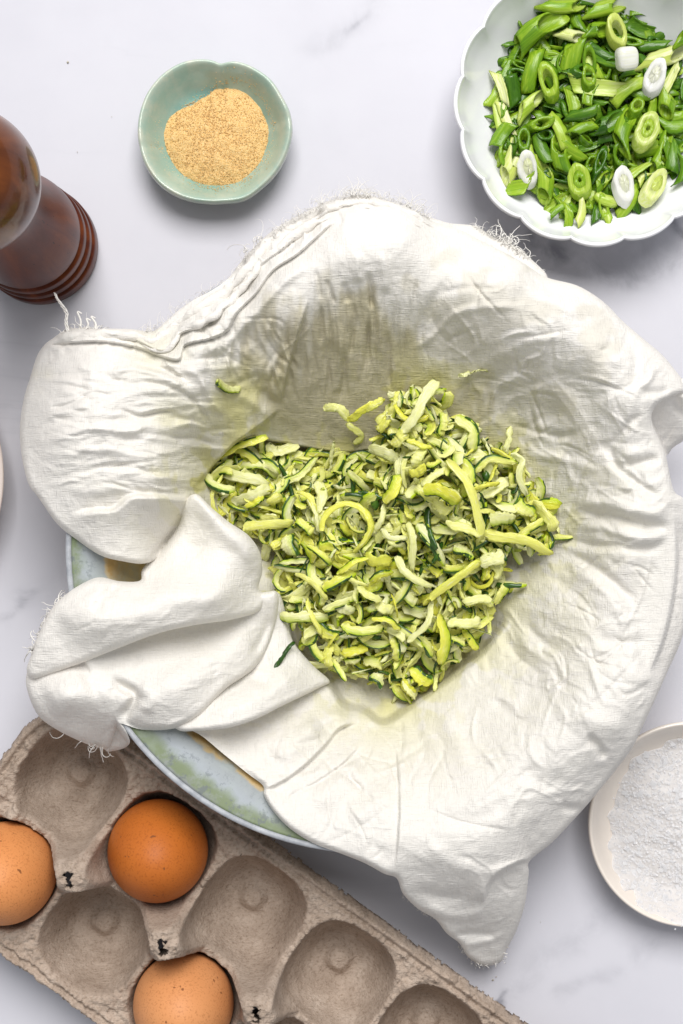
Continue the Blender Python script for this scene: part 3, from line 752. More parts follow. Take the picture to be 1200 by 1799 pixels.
def ribbon(cl, width, thick, roll, rr, skin_side=0, jag=0.075):
    """cl: (n,3) centreline -> flesh verts/faces/g, skin verts/faces; a ragged wedge-shaped grated strip"""
    n = len(cl)
    t = np.gradient(cl, axis=0); t /= np.linalg.norm(t, axis=1)[:, None] + 1e-12
    up = np.tile([0., 0., 1.], (n, 1))
    s = np.cross(t, up); s /= np.linalg.norm(s, axis=1)[:, None] + 1e-9
    b = np.cross(s, t)
    ro = roll + np.linspace(-1, 1, n) * rr.uniform(-0.6, 0.6)
    cs, sn = np.cos(ro)[:, None], np.sin(ro)[:, None]
    s, b = s * cs + b * sn, -s * sn + b * cs
    x = np.linspace(0, 1, n)
    sh = [rr.uniform(3, 12), rr.uniform(3, 12), rr.uniform(3, 12), rr.uniform(3, 12)]
    pl = np.clip(np.minimum(x * sh[0], (1 - x) * sh[1]) + rr.uniform(0.1, 0.8), 0, 1); pr = np.clip(np.minimum(x * sh[2], (1 - x) * sh[3]) + rr.uniform(0.1, 0.8), 0, 1)
    jl, jr = (jag, jag) if not skin_side else ((0.03, jag * 1.5) if skin_side < 0 else (jag * 1.5, 0.03))
    wob = 0.26 * np.sin(x * rr.uniform(3, 9) + rr.uniform(0, 6))
    wl = width / 2 * pl * (1 + wob + jl * rr.normal(size=n)); wr = width / 2 * pr * (1 - wob + jr * rr.normal(size=n))
    th = thick * (0.6 + 0.4 * np.minimum(pl, pr)) * (1 + 0.14 * rr.normal(size=n))
    wedge = 0.55 * (skin_side if skin_side else rr.choice([-1, 1]))
    curl = rr.uniform(-0.10, 0.28) * width
    sec = [(-1, 0), (-.8, 1), (0.05, 1.1), (.8, 1), (1, 0), (.8, -1), (-.05, -1.1), (-.8, -1)]
    V = []
    for (a, c) in sec:
        w = np.where(a < 0, wl, wr)
        V.append(cl + (w * a)[:, None] * s + (th * 0.5 * c * (1 + wedge * a) + curl * a * a * 0.5)[:, None] * b)
    V = np.stack(V, 1)
    V = V + 0.00019 * rr.normal(size=V.shape)
    k = len(sec)
    i = np.arange(n - 1)[:, None]; j = np.arange(k)[None, :]
    A = i * k + j; B = i * k + (j + 1) % k
    F = [np.stack([A, B, B + k, A + k], -1).reshape(-1, 4)]
    for base in (0, (n - 1) * k):
        F.append(np.array([[base, base + 1, base + 2, base + 7], [base + 2, base + 3, base + 6, base + 7], [base + 3, base + 4, base + 5, base + 6]]))
    F = np.vstack(F)
    gs = skin_side if skin_side else float(rr.choice([-1, 1])) * rr.uniform(0, 0.7)
    g = np.tile([(0.5 + 0.5 * skin_side * a) if skin_side else 0.38 + 0.28 * gs * a for a, c in sec], n).astype(float)
    ln = np.concatenate([[0], np.cumsum(np.linalg.norm(np.diff(cl, axis=0), axis=1))])
    g = np.stack([g, np.repeat(ln * 1000, k), np.tile([a * 0.5 + 0.1 * c for a, c in sec], n) * width * 1000], 1)
    sk = None
    if skin_side:
        w = wr if skin_side > 0 else wl
        q = []
        m1 = 1 + abs(wedge)
        ia = rr.choice([.80, .80, .78, .55])
        for (a, c) in [(ia, 1.16), (.93, 1.0), (1.07, 0), (.93, -1.0), (ia, -1.16)]:
            q.append(cl + (w * a * skin_side)[:, None] * s + (th * 0.5 * c * m1 + curl * a * a * 0.5)[:, None] * b)
        i0 = rr.integers(0, 3); i1 = n - rr.integers(0, 3)
        Q = np.stack(q, 1)[i0:i1]; m_ = len(Q); kk = 5
        ii = np.arange(m_ - 1)[:, None]; jj = np.arange(kk - 1)[None, :]
        A = ii * kk + jj
        sk = (Q.reshape(-1, 3), np.stack([A, A + 1, A + kk + 1, A + kk], -1).reshape(-1, 4))
    return V.reshape(-1, 3), F, g, sk

TOPZ = TPS([(450,850,30),(380,850,26),(560,840,22),(480,795,24),(600,900,30),(560,960,33),(650,830,32),(700,770,50),(760,700,56),(740,850,54),(850,880,50),(950,900,50),(970,960,52),(800,960,46),(700,1000,38),(850,1000,42),(880,1060,37),(650,1080,34),(550,1080,33),(500,1060,34),(600,1160,26),(720,1200,24),(800,1130,32),(610,735,42),(400,686,72),(830,655,58),(500,1150,56),(830,740,48),(900,770,50)], 0.01)
_tz = TOPZ
TOPZ = lambda U, V: _tz(U, V) + 6.0 * sstep(5, 70, sdf(PILEC, np.asarray(U, float), np.asarray(V, float)))

# traced shreds: points (px), width (px), lift (mm), skin side (+1 right of travel / -1 left / 0)
TR = [
 ([(378,825),(426,837),(472,850)],24,3,0),([(422,817),(460,819),(487,837)],20,2,1),([(470,782),(489,795),(522,779)],26,1,0),([(491,852),(525,835),(558,804)],16,4,-1),([(530,837),(570,822)],28,2,1),
 ([(412,883),(445,867),(474,860)],26,3,0),([(433,892),(464,873)],14,4,1),([(470,883),(495,875)],24,3,0),([(428,929),(464,921),(514,915)],22,5,0),([(522,863),(547,879),(558,929)],11,6,0),
 ([(524,913),(547,938)],20,3,1),([(502,944),(514,975)],32,3,-1),([(566,933),(569,909),(588,890),(613,884),(637,896),(650,918),(645,940),(622,971)],14,9,0),([(540,876),(553,900),(562,935)],10,6,0),
 ([(674,879),(690,861),(705,835)],26,5,-1),([(657,933),(670,912),(677,885)],13,5,0),([(672,929),(687,945),(714,945)],12,6,0),([(720,916),(725,949),(727,1004)],16,4,0),([(593,1008),(619,990),(648,980)],13,6,-1),
 ([(569,1030),(595,1021),(622,1006)],24,4,1),([(650,1022),(668,1010),(690,1006)],15,6,-1),([(643,975),(665,986),(687,982)],28,4,0),([(696,977),(710,1000),(734,1021),(758,1028)],17,6,0),([(540,958),(567,977),(582,988)],15,5,1),
 ([(732,922),(758,944)],22,3,-1),([(492,1080),(530,1086),(576,1082)],25,4,1),([(540,1052),(546,1080),(564,1114)],11,7,0),([(520,1008),(550,1024),(574,1054)],12,6,0),([(600,1098),(620,1106),(656,1108),(672,1099)],20,5,1),
 ([(654,1086),(682,1090),(704,1106)],13,6,-1),([(628,1032),(644,1046),(670,1054)],17,6,0),([(600,1146),(620,1144),(646,1138)],22,5,0),([(608,1164),(632,1158)],14,6,-1),([(580,1136),(576,1170)],26,3,0),([(640,1160),(672,1166)],28,3,-1),
 ([(656,1184),(672,1202)],26,3,1),([(480,1176),(498,1152),(516,1128)],9,3,-1),([(708,1195),(722,1220)],24,4,0),([(721,834),(748,822)],22,7,0),([(745,858),(775,864),(806,880)],28,7,1),([(784,810),(820,846),(835,900),(847,948)],21,7,0),
 ([(784,918),(820,930),(847,939)],21,8,0),([(832,831),(862,807),(907,813)],16,6,-1),([(832,858),(877,849)],10,8,0),([(899,798),(919,810),(912,837),(925,870)],14,6,0),([(898,750),(889,795)],14,5,0),([(802,732),(832,759),(832,792)],26,4,-1),
 ([(781,726),(775,765)],19,3,1),([(850,936),(895,945),(940,957),(969,972)],23,5,0),([(862,915),(904,909)],32,4,1),([(937,882),(964,909),(970,932)],26,4,0),([(709,759),(739,714),(766,669)],23,5,0),([(667,759),(685,726)],18,4,0),
 ([(688,732),(703,690)],20,3,1),([(640,720),(673,702)],15,4,0),([(649,789),(679,795),(700,804)],26,6,0),([(715,774),(760,789)],12,8,0),([(850,870),(892,846)],26,4,0),([(733,921),(760,954),(781,993)],21,5,1),([(706,921),(721,960),(724,996)],17,3,0),
 ([(756,1052),(800,1016),(844,988)],19,8,0),([(844,992),(884,972)],30,6,0),([(716,1128),(752,1092),(760,1056)],13,8,0),([(772,1080),(780,1124),(776,1166)],27,6,-1),([(788,1096),(844,1092)],22,6,0),([(812,1056),(864,1052)],19,7,0),
 ([(872,1060),(888,1024)],22,3,1),([(812,1108),(840,1140)],17,3,-1),([(720,1176),(758,1202)],30,5,-1),([(712,1196),(728,1226)],21,4,0),([(788,1120),(816,1132)],18,5,1),
 ([(570,720),(592,714),(611,739)],19,3,0),([(611,739),(638,720),(675,702)],17,4,0),([(608,745),(635,763),(622,780)],15,3,0),([(586,776),(583,800),(581,825)],9,9,0),
 ([(382,668),(401,684),(422,686)],15,1.5,1),([(806,660),(826,656)],9,1.5,0),([(826,656),(842,650),(860,652)],3,1.5,0),
 ([(455,800),(470,812),(475,830)],14,1,-1),([(380,850),(384,880)],12,2,1),([(690,900),(700,930)],20,2,0),([(615,900),(625,925)],24,1,0),([(760,880),(790,900)],24,5,0),([(730,860),(760,875)],22,4,1),([(870,985),(878,1012)],24,3,0),
 ([(700,1040),(730,1060)],24,3,1),([(660,1060),(690,1075)],22,3,0),([(740,1120),(760,1150)],20,3,1),([(690,1120),(700,1160)],18,3,-1),([(800,960),(830,975)],24,4,1),([(590,1060),(620,1075)],24,3,0),([(560,1100),(590,1120)],24,3,-1),([(740,790),(730,820)],24,6,0),([(690,780),(715,760)],24,5,0),([(905,880),(935,905)],26,4,-1),([(860,990),(850,1020)],20,4,1)]
SPEC = {12: 'curled zucchini strand looping into an open ring near the middle of the heap',
        36: 'thin dark green skin sliver lying alone on the white cloth below left of the heap',
        73: 'short zucchini shred with green tip stuck alone on the upper left cloth flap',
        74: 'tiny green zucchini bit stuck alone on the shaded cloth above the heap',
        75: 'thread-thin zucchini wisp trailing from the tiny bit above the heap',
        48: 'long yellowish zucchini strip with dark tip pointing right at the heap edge',
        51: 'long pale zucchini strip sticking up at the top of the heap',
        69: 'yellow zucchini shred at the left of the forked pair above the heap',
        70: 'yellow zucchini shred at the right of the forked pair above the heap',
        46: 'bent zucchini piece with green edge resting on the cloth at upper right of heap'}
def zregion(u, v):
    if v > 1120: return 'at the bottom tip of the heap'
    if u < 520: return 'at the left end of the heap'
    if v < 800 and u > 640: return 'in the top clump of the heap'
    if u > 840: return 'at the right side of the heap'
    if v > 1000: return 'in the lower part of the heap'
    return 'in the middle of the heap'
ZG = 'grated zucchini shreds heaped in the cloth'
zr = np.random.default_rng(11)
def place_shred(i, pts, wpx, lift, side):
    c = catmull(pts, n=max(3, 14 // max(1, len(pts) - 1)))
    x = np.linspace(0, 1, len(c))
    z = TOPZ(c[:, 0], c[:, 1])
    z = 0.4 * z + 0.6 * z.mean() + lift + (3.0 if len(pts) > 2 else 1.5) * np.sin(x * math.pi) + zr.normal() * 0.8
    if i in (36, 73, 74, 75):
        z = S0_Z(c[:, 0], c[:, 1]) + lift + 1.0 if i != 36 else np.full(len(c), 0) + np.interp(x, [0, 1], [54, 45])
    cl = PA(c[:, 0], c[:, 1], z * 0.001)
    o0 = cl.mean(0)
    w = wpx * 0.00026
    V, F, g, sk = ribbon(cl - o0, w * 0.80, min(0.0013, 0.16 * w + 0.0005), zr.uniform(-0.6, 0.6), zr, side)
    me = mk_mesh('zucchini_shred', V, F); gattr(me, g); attr(me, 'var', np.full(len(V), 0.0))
    o = link('zucchini_shred', me, M['flesh'] if i != 36 else M['skin'], None, tuple(o0))
    tag(o, SPEC.get(i, ('%s zucchini shred %s on top %s' % ('broad' if wpx >= 20 else 'narrow', 'edged green' if side else 'without skin', zregion(pts[0][0], pts[0][1])))), 'zucchini shred', ZG)
    if sk is not None and i != 36:
        link('skin', mk_mesh('skin', *sk), M['skin'], o)
for i, t in enumerate(TR):
    place_shred(i, *t)

# variants for the rest of the heap
VAR = []
for k in range(40):
    n = 12; L = zr.uniform(0.011, 0.028); x = np.linspace(-.5, .5, n)
    curv = zr.normal() * 0.75
    a = curv * x * 2
    cl = np.stack([np.cumsum(np.cos(a)), np.cumsum(np.sin(a)), 0 * x], 1) * L / n
    cl[:, 2] = zr.uniform(-0.1, 0.3) * L * (0.25 - x * x) * 4 * 0.6
    cl -= cl.mean(0)
    w = zr.uniform(0.0016, 0.0054) if k % 8 != 5 else zr.uniform(0.0018, 0.0034)
    side = [0, 1, -1][k % 3]
    V, F, g, sk = ribbon(cl, w, zr.uniform(0.0006, 0.0012), zr.uniform(-0.6, 0.6), zr, side)
    me = mk_mesh('zucchini_shred', V, F); gattr(me, g); attr(me, 'var', np.zeros(len(V))); me.materials.append(M['skin'] if k % 8 == 5 else M['flesh'])
    ms = None
    if sk is not None:
        ms = mk_mesh('skin', *sk); ms.materials.append(M['skin'])
    VAR.append((me, ms, V, F, g, sk))
FLESHVAR = [x for i_, x in enumerate(VAR) if i_ % 8 != 5]

def pile_points(n, inset, seed):
    r = np.random.default_rng(seed); out = []
    while len(out) < n:
        u = r.uniform(340, 990, 400); v = r.uniform(665, 1230, 400)
        d = sdf(PILEC, u, v)
        out += [(a, b) for a, b, c in zip(u, v, d) if c > inset]
    return out[:n]
pp = pile_points(205, 9, 3)
for k, (u, v) in enumerate(pp):
    me, ms, *_ = VAR[k % len(VAR)]
    z = float(TOPZ(np.array([u]), np.array([v]))[0]) - zr.uniform(-3.5, 4.5)
    zc = float(S0_Z(np.array([u]), np.array([v]))[0])
    z = max(z, zc + 3)
    o = link('zucchini_shred', me, None, None, P(u, v, z * 0.001))
    o.rotation_euler = (zr.normal() * 0.45, zr.normal() * 0.45, zr.uniform(0, 6.28))
    tag(o, 'small zucchini shred %s, half buried %s' % ('of dark skin' if (k % len(VAR)) % 8 == 5 else ('with green skin' if ms else 'without skin'), zregion(u, v)), 'zucchini shred', ZG)
    if ms is not None:
        c = link('skin', ms, None, o)
# the deeper rest of the heap
def deep():
    Vs = []; Fs = []; G = []; W = []; off = 0; SV = []; SF = []; so = 0
    for k, (u, v) in enumerate(pile_points(950, 6, 5)):
        me, ms, V, F, g, sk = FLESHVAR[int(zr.integers(len(FLESHVAR)))]
        top = float(TOPZ(np.array([u]), np.array([v]))[0]); zc = float(S0_Z(np.array([u]), np.array([v]))[0])
        z = max(top - zr.uniform(1, 8), min(zc + zr.uniform(1, 4), top)) if k % 2 else zc + 1 + (max(top, zc + 3) - zc - 1) * zr.uniform(0, 1)
        R = np.array(Matrix.Rotation(zr.uniform(0, 6.28), 3, 'Z') @ Matrix.Rotation(zr.normal() * 0.4, 3, 'X') @ Matrix.Rotation(zr.normal() * 0.4, 3, 'Y'))
        p = np.array(P(u, v, z * 0.001))
        Vs.append(V @ R.T + p); Fs.append(F + off); off += len(V); G.append(g); W.append(np.full(len(V), zr.uniform()))
        if sk is not None:
            SV.append(sk[0] @ R.T + p); SF.append(sk[1] + so); so += len(sk[0])
    for k, (u, v) in enumerate(pile_points(170, 3, 8)):
        me, ms, V, F, g, sk = FLESHVAR[int(zr.integers(len(FLESHVAR)))]
        top = float(TOPZ(np.array([u]), np.array([v]))[0])
        R = np.array(Matrix.Rotation(zr.uniform(0, 6.28), 3, 'Z') @ Matrix.Rotation(zr.normal() * 0.6, 3, 'X') @ Matrix.Rotation(zr.normal() * 0.6, 3, 'Y'))
        p = np.array(P(u, v, (top + zr.uniform(-1, 5)) * 0.001)); q = np.array([zr.uniform(0.25, 0.7), zr.uniform(0.2, 0.5), 0.6])
        Vs.append((V * q) @ R.T + p); Fs.append(F + off); off += len(V); G.append(g); W.append(np.full(len(V), zr.uniform()))
        if sk is not None:
            SV.append((sk[0] * q) @ R.T + p); SF.append(sk[1] + so); so += len(sk[0])
    for k, (u, v) in enumerate(pile_points(46, 8, 14)):
        me, ms, V, F, g, sk = FLESHVAR[int(zr.integers(len(FLESHVAR)))]
        top = float(TOPZ(np.array([u]), np.array([v]))[0])
        R = np.array(Matrix.Rotation(zr.uniform(0, 6.28), 3, 'Z') @ Matrix.Rotation(zr.normal() * 0.5, 3, 'X') @ Matrix.Rotation(zr.normal() * 0.4, 3, 'Y'))
        p = np.array(P(u, v, (top + zr.uniform(-1, 4)) * 0.001)); q = np.array([zr.uniform(0.3, 0.6), zr.uniform(0.2, 0.4), 0.5])
        SV.append((V * q) @ R.T + p); SF.append(F + so); so += len(V)
    me = mk_mesh('zucchini_heap', np.vstack(Vs), np.vstack(Fs)); gattr(me, np.vstack(G)); attr(me, 'var', np.concatenate(W))
    o = link('zucchini_heap', me, M['flesh'])
    tag(o, 'deeper layers of grated zucchini filling the pocket of the white cloth', 'zucchini', None, 'stuff')
    s = link('skin', mk_mesh('skin', np.vstack(SV), np.vstack(SF)), M['skin'], o); s['kind'] = 'stuff'
deep()

# ------------------------------------------------------------------ egg carton
ZF = 0.005
co0 = np.array(P(294, 1467, ZF)[:2]); co1 = np.array(P(294 + 151, 1467 + 109, ZF)[:2])
ea = co1 - co0; PITCH = np.linalg.norm(ea); ea /= PITCH
eb = np.array([ea[1], -ea[0]])          # towards the second row (screen lower-left)
if eb[1] > 0: eb = -eb
PB = 0.0505
def carton():
    root = thing('egg_carton', 'open grey-brown moulded pulp egg carton with mostly empty cups', 'egg carton', (co0[0], co0[1], 0))
    a = np.arange(-1.72, 4.75, 0.0125) * PITCH
    b = np.arange(-0.66, 1.70, 0.0125) * PB
    A, B = np.meshgrid(a, b)
    rmin = np.full(A.shape, 9.0); 
    for i in range(-1, 6):
        for j in range(2):
            dx = A - i * PITCH; dy = B - j * PB
            ang = np.arctan2(dy, dx)
            sq = 1 + 0.045 * np.cos(4 * ang)          # cups are slightly squared
            r = np.hypot(dx, dy) * sq
            rmin = np.minimum(rmin, r)
    mm = rmin * 1000
    xs = [0, 3.6, 5.4, 7.2, 9, 13, 16, 18.8, 21.2, 23, 24.2, 25.2, 26.2, 27.2, 28.4, 45]
    zs = [7.4, 6.9, 4.9, 2.9, 2.9, 4.6, 8.0, 13, 19, 25, 31, 38, 50, 62, 75, 200]
    Z = np.interp(mm, xs, zs)
    fa = A / PITCH - 0.5; fa = fa - np.round(fa)
    post = np.exp(-((B - 0.5 * PB) / (0.25 * PB)) ** 4) * np.exp(-(fa / 0.27) ** 4)
    endf = sstep(-1.35, -1.1, A / PITCH)
    cap = 34.0 + 33.0 * post * endf
    n1 = fbm(A * 220, B * 220, 7, 4); n2 = fbm(A * 900, B * 900, 9, 3)
    # soft minimum
    k = 1.6
    Z = -k * np.log(np.exp(-Z / k) + np.exp(-cap / k))
    # outer rim: a double ridge then a drop
    be = np.minimum(B + 0.60 * PB, 1.62 * PB - B); ae = np.minimum(A + 1.64 * PITCH, 4.68 * PITCH - A)
    rc = 0.55 * PB
    e = np.where((be < rc) & (ae < rc), rc - np.hypot(rc - be, rc - ae), np.minimum(be, ae)) * 1000
    e = e + 0.8 * n1 + 0.35 * n2
    Z = np.where(e < 9, Z + 1.2 * np.exp(-((e - 2.0) / 0.9) ** 2) - 1.3 * np.exp(-((e - 3.9) / 0.8) ** 2) + 0.8 * np.exp(-((e - 5.6) / 0.9) ** 2), Z)
    Z = Z - 9.0 * sstep(1.2, -1.6, e) 
    rough = sstep(16, 26, mm)
    Z = Z + n1 * (0.45 + 1.5 * rough) + n2 * (0.2 + 0.9 * rough)
    # pulled fibre pleats on the flanks
    Z = Z + rough * 0.6 * ridged(A * 500 + n1 * 2, B * 120, 77, 2)
    keep = e > -1.4
    # torn slots on the post tops
    for i in range(-1, 5):
        cx = (i + 0.5) * PITCH; cy = 0.5 * PB
        x = (A - cx) * 1000; y = (B - cy) * 1000 - 1.5
        xr = x * 0.94 - y * 0.34; yr = x * 0.34 + y * 0.94
        hole = (np.abs(xr - 1.1 * np.sin(yr * 0.9)) < 1.15 + 0.5 * np.sin(yr * 1.7 + i)) & (np.abs(yr) < 3.4)
        keep &= ~hole
    wx = co0[0] * 0 + A * ea[0] + B * eb[0]; wy = A * ea[1] + B * eb[1]
    zmm = np.maximum(Z, 1.0)
    nr, nc = A.shape
    idx = np.arange(nr * nc).reshape(nr, nc)
    q = np.stack([idx[:-1, :-1], idx[:-1, 1:], idx[1:, 1:], idx[1:, :-1]], -1).reshape(-1, 4)
    # only what lies near the picture
    su = CX + (wx + co0[0]) / PX; sv = CY - (wy + co0[1]) / PX
    keep &= (su > -160) & (sv < 2050) & (su < 1250)
    q = q[keep.ravel()[q].all(1)]
    used = np.unique(q); rm = np.full(nr * nc, -1); rm[used] = np.arange(len(used))
    me = mk_mesh('tray', np.stack([wx.ravel()[used], wy.ravel()[used], zmm.ravel()[used] * 0.001], -1), rm[q][:, ::-1])
    m = NT('pulp'); m.set(Roughness=0.95); m.b.inputs['Specular IOR Level'].default_value = 0.1
    v = m.coord()
    c = m.ramp(m.noise(v, 60, 6, 0.7), [(0.3, (0.335, 0.26, 0.205)), (0.55, (0.465, 0.375, 0.305)), (0.75, (0.59, 0.495, 0.415))])
    fl = m.ramp(m.noise(v, 700, 3, 0.7), [(0.30, (0.55, 0.5, 0.45)), (0.5, (1, 1, 1))])
    c = m.mix(0.7, c, fl, 'MULTIPLY')
    sp = m.ramp(m.noise(v, 420, 2, 0.5), [(0.22, (1, 1, 1)), (0.255, (0, 0, 0))])
    c = m.mix(m.math('MULTIPLY', sp, 0.75), c, (0.10, 0.07, 0.05))
    m.l(c, m.b.inputs['Base Color'])
    h = m.math('ADD', m.noise(v, 900, 4, 0.7), m.noise(m.coord((260, 1300, 400), (0, 0, 0.6)), 1, 3, 0.6))
    m.l(m.bump(h, 0.85, 0.0008), m.b.inputs['Normal'])
    tr = link('tray', me, m.m, root)
    sol = tr.modifiers.new('thick', 'SOLIDIFY'); sol.thickness = 0.0016; sol.offset = -1
    # fuzzy torn fibres along the edges
    rr = random.Random(3); cur = []; rad = []
    ek = (np.abs(e) < 1.0) & keep
    ids = np.argwhere(ek)
    for _ in range(700):
        i, j = ids[rr.randrange(len(ids))]
        p = np.array([wx[i, j], wy[i, j], zmm[i, j] * 0.001]); d = np.array([rr.uniform(-1, 1), rr.uniform(-1, 1), rr.uniform(-.4, .6)])
        d *= rr.uniform(0.0006, 0.0016)
        cur.append([p, p + d * 0.5 + np.array([0, 0, 0.0002]), p + d]); rad.append(np.array([0.00012, 0.0001, 0.00004]))
    fb = link('torn_fibres', tubes_mesh('torn_fibres', cur, rad, 3), m.m, root); fb['kind'] = 'stuff'
carton()

def egg(i, j, lab, c_lo, c_hi, dz=0.0, tilt=(0, 0), off=(0, 0)):
    p = co0 + ea * (i * PITCH + off[0]) + eb * (j * PB + off[1])
    t = np.linspace(0, math.pi, 40)
    a = 0.0290; w = 0.0226
    z = a * np.cos(t); r = w * np.sin(t) * (1 - 0.10 * np.cos(t))
    r[0] = r[-1] = 1e-5
    me = lathe('egg', np.stack([r, z], -1)[::-1], 72)
    m = NT('eggshell'); m.set(Roughness=0.55); m.b.inputs['Specular IOR Level'].default_value = 0.3
    v = m.coord()
    c = m.ramp(m.noise(v, 35, 3, 0.5), [(0.3, c_lo), (0.7, c_hi)])
    f = m.ramp(m.noise(v, 1100, 2, 0.5), [(0.30, (0.6, 0.52, 0.45)), (0.47, (1, 1, 1))])
    c = m.mix(0.6, c, f, 'MULTIPLY')
    s = m.ramp(m.noise(v, 330, 1, 0.4), [(0.23, (1, 1, 1)), (0.26, (0, 0, 0))])
    c = m.mix(m.math('MULTIPLY', s, 0.8), c, (0.16, 0.05, 0.015))
    m.l(c, m.b.inputs['Base Color'])
    m.l(m.bump(m.noise(v, 1300, 2, 0.5), 0.25, 0.0003), m.b.inputs['Normal'])
    o = link('egg', me, m.m, None, (p[0], p[1], 0.0345 + dz))
    o.rotation_euler = (tilt[0], tilt[1], i * 2.0 + j)
    tag(o, lab, 'egg', 'eggs in the carton')
egg(0, 0, 'deep orange-brown egg in the carton beside the bowl rim', (0.42, 0.108, 0.013), (0.50, 0.142, 0.020), 0, (0.05, 0.05), (0.0, 0.002))
egg(-1, 1, 'light brown egg cut by the left edge of the photo', (0.60, 0.225, 0.070), (0.68, 0.28, 0.095), 0, (0, 0.04))
egg(1, 1, 'pale tan egg at the bottom edge, half hidden by a carton post', (0.61, 0.255, 0.095), (0.69, 0.31, 0.125), 0, (0.03, 0), (0.0, 0.001))

# ------------------------------------------------------------------ pepper mill
def mill():
    x, y, _ = P(70, 433, 0.003)
    root = thing('pepper_mill', 'glossy dark brown turned wooden pepper mill at the left edge', 'pepper mill', (x, y, 0))
    m = NT('walnut'); m.set(Roughness=0.36); m.b.inputs['Specular IOR Level'].default_value = 0.10; m.b.inputs['Coat Weight'].default_value = 0.12; m.b.inputs['Coat Roughness'].default_value = 0.1
    g = m.noise(m.coord((70, 70, 9)), 1, 5, 0.6, 0.6)
    c = m.ramp(g, [(0.3, (0.045, 0.010, 0.006)), (0.55, (0.105, 0.023, 0.010)), (0.75, (0.19, 0.048, 0.012))])
    pores = m.ramp(m.noise(m.coord((900, 900, 160)), 1, 2, 0.5), [(0.27, (1, 1, 1)), (0.31, (0, 0, 0))])
    c = m.mix(m.math('MULTIPLY', pores, 0.8), c, (0.012, 0.005, 0.004))
    m.l(c, m.b.inputs['Base Color'])
    m.l(m.bump(m.noise(m.coord((600, 600, 120)), 1, 3, 0.6), 0.12, 0.0004), m.b.inputs['Normal'])
    R = 0.0275
    def ring(z0, z1, r, rb=0.0016):
        return [(r - rb, z0), (r - 0.0004, z0 + rb * 0.5), (r, z0 + rb * 1.3), (r, z1 - rb * 1.3), (r - 0.0004, z1 - rb * 0.5), (r - rb * 1.2, z1)]
    base = [(0.001, 0.0005)] + ring(0.0005, 0.0135, R) 
    link('base', lathe('base', np.array(base + [(0.0225, 0.0138)]), 96), m.m, root)
    rings = [(0.0225, 0.0136)] + ring(0.0148, 0.0245, R - 0.0007) + [(R - 0.0035, 0.0252)]
    link('ring', lathe('ring', np.array(rings + [(0.021, 0.0255)]), 96), m.m, root)
    rings = [(0.021, 0.0250)] + ring(0.0262, 0.0365, R - 0.0014) + [(R - 0.0040, 0.0374)]
    link('ring', lathe('ring', np.array(rings + [(0.020, 0.038)]), 96), m.m, root)
    body = smooth_prof([(0.0205, 0.0375), (0.0246, 0.0385), (0.0253, 0.042), (0.0252, 0.050), (0.0240, 0.062), (0.0212, 0.080), (0.0188, 0.098), (0.0185, 0.110), (0.0205, 0.121), (0.0222, 0.1265), (0.0215, 0.1285), (0.012, 0.129)], 6)
    link('body', lathe('body', body, 96), m.m, root)
    m2 = NT('walnut_light'); m2.set(Roughness=0.3); m2.b.inputs['Specular IOR Level'].default_value = 0.12; m2.b.inputs['Coat Weight'].default_value = 0.5; m2.b.inputs['Coat Roughness'].default_value = 0.04
    g = m2.noise(m2.coord((60, 60, 9)), 1, 5, 0.6, 0.8)
    m2.l(m2.ramp(g, [(0.3, (0.05, 0.012, 0.004)), (0.55, (0.14, 0.038, 0.007)), (0.75, (0.28, 0.09, 0.013))]), m2.b.inputs['Base Color'])
    head = smooth_prof([(0.012, 0.1292), (0.0205, 0.1296), (0.0235, 0.1315), (0.0262, 0.138), (0.0278, 0.147), (0.0275, 0.157), (0.0250, 0.167), (0.0195, 0.1755), (0.0110, 0.1805), (0.0004, 0.182)], 6)
    hd = link('head', lathe('head', head, 96), m2.m, root)
    k = simple('brass', (0.60, 0.50, 0.35), 0.3, metallic=1.0)
    link('knob', lathe('knob', smooth_prof([(0.0035, 0.181), (0.0055, 0.184), (0.006, 0.188), (0.0045, 0.192), (0.0003, 0.1935)], 5), 32), k.m, hd)
mill()

